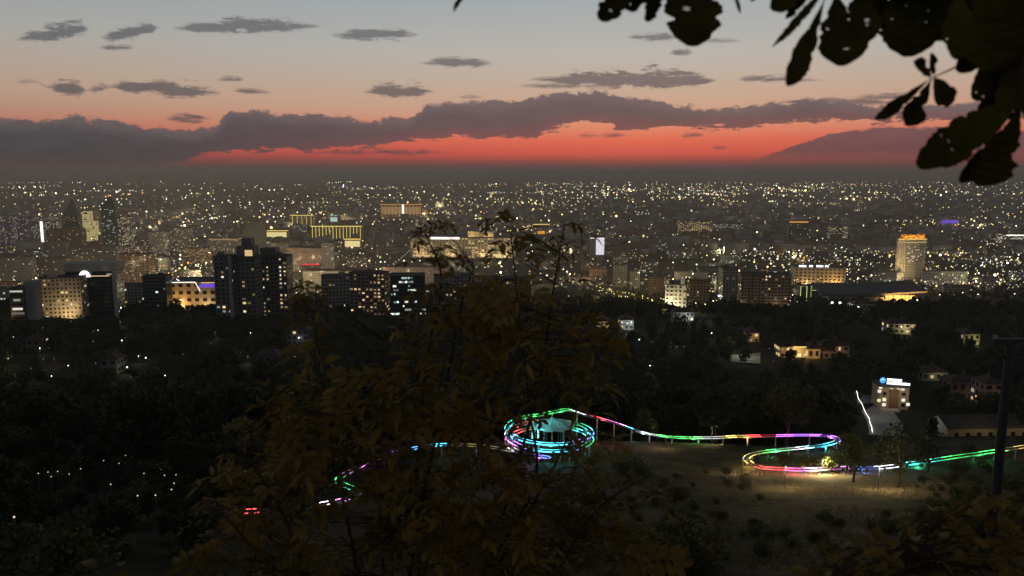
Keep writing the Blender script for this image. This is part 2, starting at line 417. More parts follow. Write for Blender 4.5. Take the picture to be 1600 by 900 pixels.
def unit_box(name, m):
    b = MB(); b.box(-0.5, 0.5, -0.04, 0.04, 0, 1); return b.mesh(name, m)
WCOL = {'warm': (1.0, 0.66, 0.30), 'yellow': (1.0, 0.82, 0.36), 'white': (1.0, 0.93, 0.76), 'cool': (0.72, 0.95, 0.88), 'dim': (1.0, 0.62, 0.30), 'violet': (0.55, 0.42, 1.0)}
WINM = {k: [unit_box('lit_window_' + k, glow('%s_window_%d' % (k, i), WCOL[k], p * (0.35 if k == 'dim' else 1.0))) for i, p in enumerate((0.14, 0.3, 0.55, 0.85, 1.25))] for k in LIT}
WINM['white_one'] = unit_box('lit_window', LIT['white'])
BW = {'pale': 'pale', 'grey': 'grey', 'dark': 'dark', 'brick': 'brown brick', 'teal': 'dark glass', 'pink': 'pink', 'cream': 'cream', 'lilac': 'lilac'}

def building(name, label, cat, loc, rz, w, d, h, wall='grey', lit=0.15, litk=('warm', 'white'), storey=3.2, bay=3.4, roof='flat', single=True,
             strips=False, balcony=False, group=None, rnd=None, hut=True, seedwin=None):
    """a block with walls, parapet roof, dark window openings, floor bands and its lit windows"""
    rnd = rnd or random.Random(int(loc[0] * 7 + loc[1] * 3))
    root = thing(name, label, cat, loc, rz, group)
    x0, x1, y0, y1 = -w / 2, w / 2, -d / 2, d / 2
    m = MB(); m.box(x0, x1, y0, y1, -3.0, h); m.build('wall', W[wall], root)
    r = MB()
    if roof == 'flat':
        r.box(x0 - 0.25, x1 + 0.25, y0 - 0.25, y0 + 0.15, h + 0.005, h + 0.95); r.box(x0 - 0.25, x1 + 0.25, y1 - 0.15, y1 + 0.25, h + 0.005, h + 0.95)
        r.box(x0 - 0.25, x0 + 0.15, y0 + 0.16, y1 - 0.16, h + 0.005, h + 0.95); r.box(x1 - 0.15, x1 + 0.25, y0 + 0.16, y1 - 0.16, h + 0.005, h + 0.95)
        r.box(x0 + 0.16, x1 - 0.16, y0 + 0.16, y1 - 0.16, h + 0.01, h + 0.3)
        rf = r.build('roof', ROOF, root)
        if hut:
            q = MB(); hx = rnd.uniform(-0.25, 0.25) * w; hw = min(6.0, w * 0.22)
            q.box(hx - hw / 2, hx + hw / 2, -d * 0.2, d * 0.2, h + 0.31, h + 3.1); q.box(hx - hw / 2 - 0.2, hx + hw / 2 + 0.2, -d * 0.2 - 0.2, d * 0.2 + 0.2, h + 3.11, h + 3.4)
            q.build('lift_house', W[wall], rf)
    else:
        e = 0.6; rh = min(5.0, d * 0.28)
        a = [(x0 - e, y0 - e, h + 0.01), (x1 + e, y0 - e, h + 0.01), (x1 + e, y1 + e, h + 0.01), (x0 - e, y1 + e, h + 0.01)]
        ins = min(w, d) * 0.42
        b = [(x0 + ins, 0, h + rh), (x1 - ins, 0, h + rh)] if w >= d else [(0, y0 + ins, h + rh), (0, y1 - ins, h + rh)]
        if w >= d:
            r.poly([a[0], a[1], b[1], b[0]]); r.poly([a[2], a[3], b[0], b[1]]); r.poly([a[1], a[2], b[1]]); r.poly([a[3], a[0], b[0]])
        else:
            r.poly([a[1], a[2], b[1], b[0]]); r.poly([a[3], a[0], b[0], b[1]]); r.poly([a[0], a[1], b[0]]); r.poly([a[2], a[3], b[1]])
        r.poly([a[3], a[2], a[1], a[0]])
        r.build('roof', REDROOF, root)
    ns = max(1, int(h / storey)); sh = h / ns
    dark = MB(); litm = {}; bands = MB(); nlit = 0; balc = MB()
    for face in range(3):                                    # front, left end, right end
        L_ = w if face == 0 else d
        nc = max(1, int(L_ / bay)); cw = L_ / nc
        runs = rnd.random() < 0.5
        for j in range(ns):
            zb = j * sh + sh * 0.30; wh = sh * 0.48
            if face == 0: bands.box(x0 - 0.02, x1 + 0.02, y0 - 0.09, y0 + 0.02, j * sh + sh * 0.93, j * sh + sh * 1.0 - 0.01)
            prev = False
            for i in range(nc):
                c = -L_ / 2 + (i + 0.5) * cw
                ww = cw * (0.94 if strips else 0.52)
                p = lit * (2.6 if prev else 0.8)
                on = rnd.random() < p; prev = on and rnd.random() < (0.75 if strips else 0.4)
                if seedwin is not None and face == 0: on = seedwin(i / max(1, nc - 1), j / max(1, ns - 1), rnd)
                if on:
                    k = rnd.choice(litk)
                    if face == 0: pos = (c, y0 - 0.05, zb); a = 0.0
                    elif face == 1: pos = (x0 - 0.05, c, zb); a = math.pi / 2
                    else: pos = (x1 + 0.05, c, zb); a = math.pi / 2
                    if single and nlit < 280:
                        o = link('window', WINM[k][rnd.choice((0, 1, 1, 2, 2, 3, 3, 4))], root); o.location = pos; o.rotation_euler = (0, 0, a); o.scale = (ww * rnd.choice((1, 1, 0.8, 0.55, 1.25)), 1, wh * rnd.choice((1, 1, 0.8)))
                        nlit += 1
                    else:
                        b = litm.setdefault(k, MB())
                        if face == 0: b.box(c - ww / 2, c + ww / 2, y0 - 0.09, y0 - 0.01, zb, zb + wh)
                        elif face == 1: b.box(x0 - 0.09, x0 - 0.01, c - ww / 2, c + ww / 2, zb, zb + wh)
                        else: b.box(x1 + 0.01, x1 + 0.09, c - ww / 2, c + ww / 2, zb, zb + wh)
                else:
                    b = dark
                    if face == 0: b.box(c - ww / 2, c + ww / 2, y0 - 0.05, y0 - 0.005, zb, zb + wh)
                    elif face == 1: b.box(x0 - 0.05, x0 - 0.005, c - ww / 2, c + ww / 2, zb, zb + wh)
                    else: b.box(x1 + 0.005, x1 + 0.05, c - ww / 2, c + ww / 2, zb, zb + wh)
                if balcony and face == 0 and i % 3 == 1:
                    balc.box(c - cw * 0.48, c + cw * 0.48, y0 - 1.2, y0 - 0.1, j * sh + 0.02, j * sh + 0.2)
                    balc.box(c - cw * 0.48, c + cw * 0.48, y0 - 1.28, y0 - 1.2, j * sh + 0.03, j * sh + sh * 0.33)
    if dark.v: tag(dark.build('unlit_windows', GLASS, root), kind='stuff')
    if bands.v and not strips: tag(bands.build('floor_bands', TRIM if wall != 'dark' else STEEL, root), kind='stuff')
    if balc.v: tag(balc.build('balconies', TRIM, root), kind='stuff')
    for k, b in litm.items(): tag(b.build('lit_windows', LIT[k], root), kind='stuff')
    return root
CITY_BOXES = []
GUARD = []                     # outlines that nothing nearer may cover
def at_px(u0, u1, vt, vb, d, rot=0.0, Yo=None):
    """place and size of a block from its outline: it stands on the ground seen at its foot"""
    uc = (u0 + u1) / 2
    g = G(uc, vb) if Yo is None else None
    Y = g.y if g else Yo
    a, b = P(u0, vb, Y), P(u1, vb, Y)
    wpx = b.x - a.x; rz = R(rot)
    c, s_ = math.cos(rz), abs(math.sin(rz))
    d = min(d, wpx * 0.45 / max(s_, 1e-3)) if s_ > 0.05 else d
    w = max(3.0, (wpx - d * s_) / c)
    yc = Y + d / 2 * c + w / 2 * s_
    x = (a.x + b.x) / 2
    z = T(x, yc)
    h = P(uc, vt, Y).z - z
    GUARD.append((u0 - 2, u1 + 2, vt - 2, vb - 5, Y))
    return (x, yc, z), rz, w, d, max(h, 4.0)
def put(name, label, u0, u1, vt, vb, d, rot=0.0, cat='building', Yo=None, **kw):
    loc, rz, w, d, h = at_px(u0, u1, vt, vb, d, rot, Yo)
    CITY_BOXES.append((loc[0], loc[1], max(w, d) * 0.62))
    o = building(name, label, cat, loc, rz, w, d, h, **kw)
    return o, w, d, h
def strip(parent, name, m, x0, x1, y0, y1, z0, z1):
    b = MB(); b.box(x0, x1, y0, y1, z0, z1); return b.build(name, m, parent)
def flood(parent, col, power, loc, aim, cone=100, size=1.0):
    """a floodlight on the ground before a facade (position local to the building)"""
    c, q = math.cos(parent.rotation_euler.z), math.sin(parent.rotation_euler.z)
    wx, wy = parent.location.x + loc[0] * c - loc[1] * q, parent.location.y + loc[0] * q + loc[1] * c
    loc = (loc[0], loc[1], max(loc[2], T(wx, wy) - parent.location.z + 1.5))
    return lamp('floodlight', 'SPOT', col, power * 4.0, loc, parent, size, aim, cone)
WARM = (1.0, 0.72, 0.36); AMBER = (1.0, 0.55, 0.16); WHITE = (1.0, 0.92, 0.78); COOL = (0.8, 0.95, 1.0)
G_LINE = {'white': glow('white_light_line', (1.0, 0.95, 0.85), 1.8), 'yellow': glow('yellow_light_line', (1.0, 0.78, 0.18), 1.5), 'amber': glow('amber_light_line', (1.0, 0.45, 0.08), 1.2),
          'violet': glow('violet_light_line', (0.20, 0.10, 0.85), 0.8), 'red': glow('red_sign_glow', (1.0, 0.03, 0.03), 1.3), 'sign': glow('white_sign_glow', (0.92, 0.93, 1.0), 2.2),
          'blue': glow('blue_sign_glow', (0.05, 0.30, 1.0), 1.6), 'lime': glow('lime_light_line', (0.85, 0.95, 0.35), 1.0), 'orange': glow('orange_panel', (1.0, 0.42, 0.03), 0.8),
          'screen': glow('pale_screen', (0.86, 0.84, 0.95), 0.95), 'green': glow('mint_light', (0.4, 1.0, 0.75), 0.9)}

# ------------------------------------------------------------------ city: buildings one can recognise
# the foot of the hill, from the western end to the avenue
o, w, d, h = put('office_block', 'low office with bright horizontal strip windows and grey stair tower', 14, 38, 452, 500, 16, 8, wall='dark', lit=0.0, strips=True, bay=5,
                 seedwin=lambda a, b, r: b > 0.15 and (int(b * 5.5) % 2 == 1 or b < 0.3) and a < 0.85, litk=('white',), hut=False)
b = MB(); b.box(w / 2 + 0.1, w / 2 + 6.5, -5, 7, -3, h + 5); b.build('stair_tower', W['grey'], o)
flood(o, AMBER, 900, (-w / 2 - 7, -d / 2 - 4, 3), (-w / 2 - 2, 0, 6), 120)
o, w, d, h = put('office_block', 'cream office with one brightly lit row of windows beside the dark glass block', 57, 123, 436, 497, 18, 12, wall='cream', lit=0.16, litk=('white', 'yellow', 'dim'), bay=3.0,
                 seedwin=lambda a, b, r: (0.28 < b < 0.42 and a > 0.1 and r.random() < 0.9) or r.random() < 0.16)
flood(o, WARM, 2600, (6, -d / 2 - 12, 1), (0, 0, h * 0.45), 120)
o, w, d, h = put('office_block', 'dark glass office under a wide pale frame with a glowing round white sign', 104, 181, 426, 496, 18, 6, wall='teal', lit=0.05, litk=('cool', 'white'), strips=True, bay=3.2, hut=False)
b = MB(); b.box(-w / 2 - 1, w / 2 + 1, -d / 2 - 1.2, d / 2 + 1, h + 1.0, h + 7.5); b.box(w / 2 - 2.2, w / 2 + 0.8, -d / 2 - 1.2, -d / 2 - 0.1, -2, h + 0.99); b.build('pale_frame', W['pale'], o)
b = MB()
pts = [(math.cos(t) * 4.6, -d / 2 - 1.6, math.sin(t) * 5.6) for t in np.linspace(0.1, math.pi, 14)]
b.poly([(x - w * 0.1, y, z + h - 4) for x, y, z in pts] + [(-w * 0.1 - 4.6, -d / 2 - 1.6, h - 8.6), (-w * 0.1 - 0.5, -d / 2 - 1.6, h - 8.6), (-w * 0.1 - 0.5, -d / 2 - 1.6, h - 4)])
b.build('round_sign', G_LINE['sign'], o)
strip(o, 'light_strip', LIT['warm'], -w * 0.02, w * 0.38, -d / 2 - 0.35, -d / 2 - 0.1, h - 3.4, h - 2.7)
put('apartment_block', 'dark brown apartment block with scattered white windows left of the shopping mall', 186, 238, 398, 462, 18, -10, wall='brick', lit=0.13, litk=('white', 'warm'), balcony=True)
put('office_block', 'low pale two storey block with a lamp lit garden before it', 182, 226, 446, 482, 14, 5, wall='grey', lit=0.2, litk=('white', 'yellow'), hut=False)
o, w, d, h = put('office_block', 'narrow dark teal block at the corner of the shopping mall', 226, 262, 432, 486, 14, 0, wall='teal', lit=0.06, litk=('cool', 'warm'))
o, w, d, h = put('shopping_mall', 'low shopping mall with white edge lights, amber walls and a violet band', 262, 338, 441, 484, 34, 4, wall='cream', lit=0.02, litk=('warm',), bay=7, storey=7, hut=False)
strip(o, 'edge_light', G_LINE['white'], -w / 2 - 0.3, w * 0.06, -d / 2 - 0.6, -d / 2 - 0.3, h - 0.4, h + 0.2)
b = MB(); b.tube([(w * 0.06, -d / 2 - 0.6, h), (w * 0.16, -d / 2 - 0.6, h - 9.0)], 0.3); b.build('edge_light', G_LINE['white'], o)
strip(o, 'violet_band', G_LINE['violet'], w * 0.16, w * 0.49, -d / 2 - 0.4, -d / 2 - 0.12, h - 5.5, h - 2.0)
strip(o, 'shop_front', LIT['warm'], w * 0.19, w * 0.49, -d / 2 - 0.5, -d / 2 - 0.12, h - 1.3, h - 0.4)
b = MB(); b.tube([(-w * 0.42, -4, h + 1.4), (-w * 0.36, -10, h + 1.4)], 0.35); b.tube([(-w * 0.34, -11, h + 1.4), (-w * 0.28, -16, h + 1.4)], 0.35); b.build('roof_light', G_LINE['sign'], o)
flood(o, AMBER, 4200, (-w * 0.3, -d / 2 - 9, 1.5), (-w * 0.2, -d / 2, h * 0.5), 140)
flood(o, WARM, 1500, (w * 0.3, -d / 2 - 8, 1.5), (w * 0.3, -d / 2, h * 0.4), 140)
# the tall residential towers
o, w, d, h = put('apartment_tower', 'slim dark tower with a pale corner pier right of the shopping mall', 338, 364, 402, 496, 14, 0, wall='dark', lit=0.16, litk=('white', 'cool', 'warm'), bay=4)
strip(o, 'corner_pier', W['grey'], w / 2 - 1.6, w / 2 + 0.6, -d / 2 - 0.9, -d / 2 + 1, -3, h + 1)
o, w, d, h = put('apartment_tower', 'dark stepped tower with a warm lit rooftop room', 364, 402, 404, 496, 18, 0, wall='dark', lit=0.0, litk=('yellow', 'yellow', 'warm'),
                 seedwin=lambda a, b, r: (0.45 < b < 0.72 and 0.25 < a < 0.75 and r.random() < 0.75) or (0.2 < b < 0.32 and 0.3 < a < 0.8 and r.random() < 0.8) or r.random() < 0.015)
b = MB(); b.box(-w * 0.3, w * 0.42, -d * 0.3, d * 0.4, h + 1.2, h + 9); b.box(-w * 0.1, w * 0.3, -d * 0.2, d * 0.3, h + 9.01, h + 15); b.build('upper_step', W['dark'], o)
strip(o, 'rooftop_room', LIT['warm'], w * 0.06, w * 0.36, -d * 0.3 - 0.5, -d * 0.3 - 0.06, h + 1.6, h + 6.2)
o, w, d, h = put('apartment_tower', 'broad dark tower with yellow windows in two columns', 404, 451, 402, 494, 18, 0, wall='dark', lit=0.0, litk=('yellow', 'warm', 'white'),
                 seedwin=lambda a, b, r: (abs(a - 0.28) < 0.13 and r.random() < 0.5) or (a > 0.72 and r.random() < 0.45))
b = MB(); b.box(-w * 0.4, w * 0.1, -d * 0.3, d * 0.4, h + 1.2, h + 7); b.build('upper_step', W['dark'], o)
put('apartment_block', 'plain dark block rising behind the stepped tower', 386, 416, 346, 414, 16, 0, wall='dark', lit=0.02)
o, w, d, h = put('hospital_block', 'pinkish stepped block behind the towers with a dark red roof', 446, 520, 388, 424, 26, -8, wall='pink', lit=0.04, roof='hip', bay=4)
o, w, d, h = put('shop_building', 'small block carrying a glowing red roof sign', 470, 502, 415, 436, 14, 0, wall='grey', lit=0.05, hut=False)
b = MB()
for i in range(7):
    x = -w * 0.42 + i * w * 0.125; b.box(x, x + w * 0.09, -d / 2 - 0.5, -d / 2 - 0.2, h + 1.2, h + 3.9)
b.build('red_sign', G_LINE['red'], o)
put('apartment_block', 'narrow grey block with one lit stair column behind the red sign', 503, 522, 380, 424, 14, 0, wall='grey', lit=0.1)
put('long_slab', 'long pale five storey slab with dark hipped roof, left of the yellow windowed block', 472, 566, 424, 452, 13, -6, wall='pale', lit=0.04, roof='hip')
put('long_slab', 'long brown slab with a hipped roof behind the teal office', 596, 700, 418, 446, 13, -4, wall='pink', lit=0.04, roof='hip')
put('apartment_block', 'grey block half hidden by the sapling with a few warm windows', 500, 546, 432, 486, 15, 8, wall='grey', lit=0.06)
put('apartment_block', 'brown apartment block with many small yellow windows beside the teal office', 546, 606, 428, 492, 16, -8, wall='brick', lit=0.3, litk=('yellow', 'warm', 'dim'), balcony=True)
put('office_block', 'teal glass office with broken rows of cool white light', 606, 664, 432, 492, 18, 8, wall='teal', lit=0.22, litk=('cool', 'cool', 'white'), strips=True, bay=2.4, hut=False)
put('apartment_block', 'dim grey block behind the sapling, right of the teal office', 676, 742, 432, 482, 15, 6, wall='grey', lit=0.10)
put('apartment_block', 'dim brown block behind the sapling where the avenue begins', 752, 832, 436, 480, 15, -8, wall='brick', lit=0.12)
put('apartment_block', 'pale slab with a blank end wall above the tree lit avenue', 958, 984, 415, 448, 40, -20, wall='cream', lit=0.05)
put('apartment_block', 'cream slab stepping down beside the blank end wall', 984, 1004, 424, 452, 34, -18, wall='cream', lit=0.08)
put('apartment_block', 'dim brown slab between the blank end wall and the floodlit block', 1014, 1044, 434, 466, 26, -14, wall='brick', lit=0.05)
o, w, d, h = put('apartment_block', 'floodlit pale block with turrets at the foot of the avenue', 1040, 1078, 446, 486, 20, -10, wall='pale', lit=0.06, balcony=True)
flood(o, WHITE, 4200, (-w * 0.35, -d / 2 - 9, 1), (0, -d / 2, h * 0.55), 130)
b = MB(); b.box(-w * 0.5, -w * 0.34, -d * 0.5, -d * 0.2, h + 1, h + 4.2); b.box(w * 0.2, w * 0.4, -d * 0.5, -d * 0.2, h + 1, h + 5.4); b.build('turret', W['pale'], o)
put('apartment_block', 'brown gabled block joined to the right of the floodlit block', 1078, 1112, 441, 480, 18, -10, wall='brick', lit=0.12, litk=('warm', 'yellow'))
put('apartment_tower', 'grey nine storey tower with lamps at its foot', 1128, 1152, 420, 474, 20, 0, wall='grey', lit=0.08, litk=('warm', 'dim'))
o, w, d, h = put('apartment_block', 'long nine storey block with brown brick bays right of the grey tower', 1158, 1236, 430, 482, 16, -4, wall='brick', lit=0.14, litk=('warm', 'dim', 'white'), balcony=True)
lamp('courtyard_light', 'POINT', WARM, 1600, (w * 0.2, -d / 2 - 10, 5), o, 0.6)
lamp('courtyard_light', 'POINT', COOL, 700, (-w * 0.55, -d / 2 - 4, 5), o, 0.6)
# market hall with white signs
o, w, d, h = put('market_hall', 'amber lit hall with white glowing letters on its roof edge', 1246, 1330, 420, 448, 60, -12, wall='cream', lit=0.03, storey=6, bay=8, hut=False)
b = MB()
for x0, x1, dz in ((-0.42, -0.27, 0), (-0.22, -0.14, 0.4), (-0.08, 0.06, 0.6), (0.09, 0.17, 0.8)):
    n = max(2, int((x1 - x0) / 0.035))
    for i in range(n):
        a = x0 + (x1 - x0) * i / n; b.box(w * a, w * (a + (x1 - x0) / n * 0.82), -d / 2 - 0.6, -d / 2 - 0.3, h + 1.4 + dz, h + 5.4 + dz)
b.build('roof_letters', G_LINE['sign'], o)
flood(o, AMBER, 9000, (w * 0.3, -d / 2 - 14, 2), (w * 0.25, -d / 2, h * 0.6), 140)
flood(o, AMBER, 4200, (-w * 0.25, -d / 2 - 12, 2), (-w * 0.25, -d / 2, h * 0.5), 140)
o, w, d, h = put('office_block', 'small dark block outlined in pale yellow light before the market hall', 1250, 1287, 447, 472, 12, 0, wall='dark', lit=0.0, hut=False)
b = MB()
for x0, x1 in ((-0.5, -0.24), (-0.06, 0.5)):
    b.tube([(w * x0, -d / 2 - 0.3, 1), (w * x0, -d / 2 - 0.3, h - 0.4), (w * x1, -d / 2 - 0.3, h - 0.4), (w * x1, -d / 2 - 0.3, h * (0.1 if x1 < 0 else 0.5))], 0.32)
b.tube([(-w * 0.02, -d / 2 - 0.3, h * 0.75), (w * 0.45, -d / 2 - 0.3, h * 0.75)], 0.22); b.tube([(0.02 * w, -d / 2 - 0.3, h * 0.12), (w * 0.34, -d / 2 - 0.3, h * 0.12)], 0.22)
b.build('outline_light', G_LINE['lime'], o)

GUARD.append((1290, 1450, 446, 468, 1450)); GUARD.append((1396, 1450, 356, 446, 1650)); GUARD.append((920, 948, 370, 402, 2000))
# the congress palace: a broad low hall with an oversailing roof, its glazed porch lit amber
g = G(1378, 474); Y = g.y
pa = P(1290, 474, Y); pb = P(1444, 474, Y); pw = pb.x - pa.x
o = thing('congress_palace', 'broad low palace with oversailing dark roof and amber lit glazed porch', 'palace', ((pa.x + pb.x) / 2, Y + 24, T((pa.x + pb.x) / 2, Y + 24)), R(-6))
hh = P(1378, 456, Y).z - T(g.x, Y)
b = MB(); b.box(-pw * 0.42, pw * 0.12, -20, 24, -3, hh * 0.8); b.build('wall', W['grey'], o)
b = MB()                                                        # roof slab, swept up towards the porch
for x0, x1, z0, z1 in ((-pw * 0.5, pw * 0.1, hh * 0.86, hh * 1.0), (pw * 0.1, pw * 0.52, hh * 1.0, hh * 1.28)):
    b.poly([(x0, -24, z0), (x1, -24, z1), (x1, 28, z1 + 6), (x0, 28, z0 + 6)]); b.poly([(x0, -24, z0 + 2.2), (x0, 28, z0 + 8.2), (x1, 28, z1 + 8.2), (x1, -24, z1 + 2.2)])
    b.poly([(x0, -24, z0), (x0, -24, z0 + 2.2), (x1, -24, z1 + 2.2), (x1, -24, z1)]); b.poly([(x0, 28, z0 + 6), (x1, 28, z1 + 6), (x1, 28, z1 + 8.2), (x0, 28, z0 + 8.2)])
b.poly([(-pw * 0.5, -24, hh * 0.86), (-pw * 0.5, 28, hh * 0.86 + 6), (-pw * 0.5, 28, hh * 0.86 + 8.2), (-pw * 0.5, -24, hh * 0.86 + 2.2)])
b.poly([(pw * 0.52, -24, hh * 1.28), (pw * 0.52, -24, hh * 1.28 + 2.2), (pw * 0.52, 28, hh * 1.28 + 8.2), (pw * 0.52, 28, hh * 1.28 + 6)])
b.build('roof', mat('palace_roof', (0.11, 0.10, 0.10), 0.8, 0.3, 0.1), o)
porch = MB(); porch.box(pw * 0.13, pw * 0.42, -18, 22, -3, hh * 0.97); porch.build('porch', W['cream'], o)
for i in range(9):
    x = pw * 0.14 + i * pw * 0.033; c = MB(); c.box(x, x + 0.7, -21.5, -20.8, -2, hh * 1.02 + i * 0.02); c.build('column', W['cream'], o)
for i in range(8):
    x = pw * 0.14 + i * pw * 0.033 + 1.2; strip(o, 'window', LIT['warm'], x, x + pw * 0.022, -18.1, -18.02, 1.0, hh * (0.35 if i % 3 else 0.55))
flood(o, AMBER, 22000, (pw * 0.2, -40, 1), (pw * 0.3, -18, hh * 0.8), 150)
flood(o, AMBER, 20000, (pw * 0.40, -42, 1), (pw * 0.40, -22, hh * 1.1), 150)
strip(o, 'ground_light', G_LINE['white'], -pw * 0.12, pw * 0.05, -25, -24.6, 0.6, 1.6)
CITY_BOXES.append((g.x, Y + 20, pw * 0.5))

# the great hotel tower with its crown
g = G(1423, 443); Y = g.y
ta, tb = P(1402, 443, Y), P(1444, 443, Y); tw = tb.x - ta.x
tz = T(g.x, Y); th = P(1423, 379, Y).z - tz
o = thing('hotel_tower', 'tall floodlit hotel tower with bowed white front and glowing golden crown', 'tower', ((ta.x + tb.x) / 2, Y + 10, tz))
def bowed(n=20, grow=0.0, flat=0.0):
    pts = []
    for i in range(n + 1):
        t = -1 + 2 * i / n; pts.append((t * (tw / 2 + grow), -(9 + grow) * (1 - 0.55 * t * t) - flat))
    for i in range(n + 1):
        t = 1 - 2 * i / n; pts.append((t * (tw / 2 + grow), (9 + grow) * (1 - 0.55 * t * t)))
    return pts
def prism(b, pts, z0, z1):
    n = len(pts)
    for i in range(n):
        p, q = pts[i], pts[(i + 1) % n]; b.poly([(*p, z0), (*q, z0), (*q, z1), (*p, z1)])
    b.poly([(*p, z1) for p in pts]); b.poly([(*p, z0) for p in reversed(pts)])
b = MB(); prism(b, bowed(), -3, th); b.build('wall', mat('white_tower_concrete', (0.56, 0.53, 0.46), 0.8, 0.12, 0.1), o)
fr = bowed()[:21]; ns = 25
for i in range(5, 19):                                        # the window grid of the bowed front: one part per bay
    (xa, ya), (xb, yb) = fr[i], fr[i + 1]
    b = MB()
    for j in range(1, ns):
        z0 = th * j / ns + 0.8; z1 = th * (j + 1) / ns - 0.9
        if z1 > th - 4: continue
        ax, ay = xa + (xb - xa) * 0.12, ya + (yb - ya) * 0.12 - 0.06; bx_, by_ = xa + (xb - xa) * 0.88, ya + (yb - ya) * 0.88 - 0.06
        b.poly([(ax, ay, z0), (bx_, by_, z0), (bx_, by_, z1), (ax, ay, z1)])
    tag(b.build('window_bay', mat('hotel_glass', (0.10, 0.11, 0.09), 0.3, 0.3, 0.2), o), kind='stuff')
rr = random.Random(4)
for k in range(22):
    i = rr.randrange(6, 18); j = rr.randrange(12, 23); (xa, ya), (xb, yb) = fr[i], fr[i + 1]
    w_ = link('window', WINM['white_one'], o); w_.location = ((xa + xb) / 2, (ya + yb) / 2 - 0.15, th * j / ns + 0.8)
    w_.rotation_euler = (0, 0, math.atan2(yb - ya, xb - xa)); w_.scale = ((xb - xa) * 0.7, 1, th / ns * 0.5)
for i in (0, 1, 2, 3, 4, 5, 19, 20):
    x, y = fr[i]; b = MB(); b.box(x - 0.45, x + 0.45, y - 0.9, y + 0.3, -2, th - 0.2); b.build('pier', mat('white_tower_concrete', (0.56, 0.53, 0.46)), o)
b = MB(); prism(b, bowed(20, 1.8), th + 0.02, th + 2.2); prism(b, bowed(20, 0.4), th + 2.22, th + 6.0); prism(b, bowed(20, 1.8), th + 6.02, th + 8.0); b.build('cornice', mat('white_tower_concrete', (0.56, 0.53, 0.46)), o)
b = MB(); q = bowed(20, 2.0)[:21]
for za, zb in ((th + 0.3, th + 1.3), (th + 6.3, th + 7.4)):
    for i in range(20): b.poly([(q[i][0], q[i][1] - 0.1, za), (q[i + 1][0], q[i + 1][1] - 0.1, za), (q[i + 1][0], q[i + 1][1] - 0.1, zb), (q[i][0], q[i][1] - 0.1, zb)])
b.build('cornice_light', glow('cornice_glow', (1.0, 0.80, 0.30), 0.85), o)
crown = thing('crown', None, None, (0, 0, 0)); crown.parent = o
b = MB(); prism(b, [(x * 0.84, y * 0.84) for x, y in bowed()], th + 8.02, th + 16); b.build('drum', mat('gilded_panel', (0.55, 0.30, 0.06), 0.45, 0.15, 0.3, metal=0.4), crown)
for i in range(0, 21):
    x, y = fr[i]; x *= 0.86; y = y * 0.86 - 0.3; b = MB()
    b.poly([(x - 0.9, y - 0.6, th + 8.1), (x + 0.9, y - 0.6, th + 8.1), (x + 1.0, y - 1.2, th + 15), (x, y - 1.5, th + 19.5), (x - 1.0, y - 1.2, th + 15)])
    b.poly([(x - 0.9, y - 0.5, th + 8.1), (x - 1.0, y - 1.1, th + 15), (x, y - 1.4, th + 19.5), (x + 1.0, y - 1.1, th + 15), (x + 0.9, y - 0.5, th + 8.1)])
    b.build('crown_leaf', mat('gilded_panel', (0.55, 0.30, 0.06)), crown)
for x in (-0.42, -0.21, 0, 0.21, 0.42): flood(o, (1.0, 0.55, 0.10), 1500, (x * tw, -17, th + 8.6), (x * tw, -8, th + 16), 140, 0.8)
flood(o, (1.0, 0.78, 0.32), 135000, (tw * 0.75, -70, 16), (tw * 0.1, -8, th * 0.62), 78)
flood(o, (1.0, 0.70, 0.30), 66000, (-tw * 1.15, -56, 14), (-tw * 0.4, -5, th * 0.62), 84)
lamp('entrance_light', 'POINT', WHITE, 5000, (-tw * 0.6, -14, 6), o, 0.8)
CITY_BOXES.append((g.x, Y + 10, tw * 0.7)); CITY_BOXES.append((g.x, Y - 42, 55))

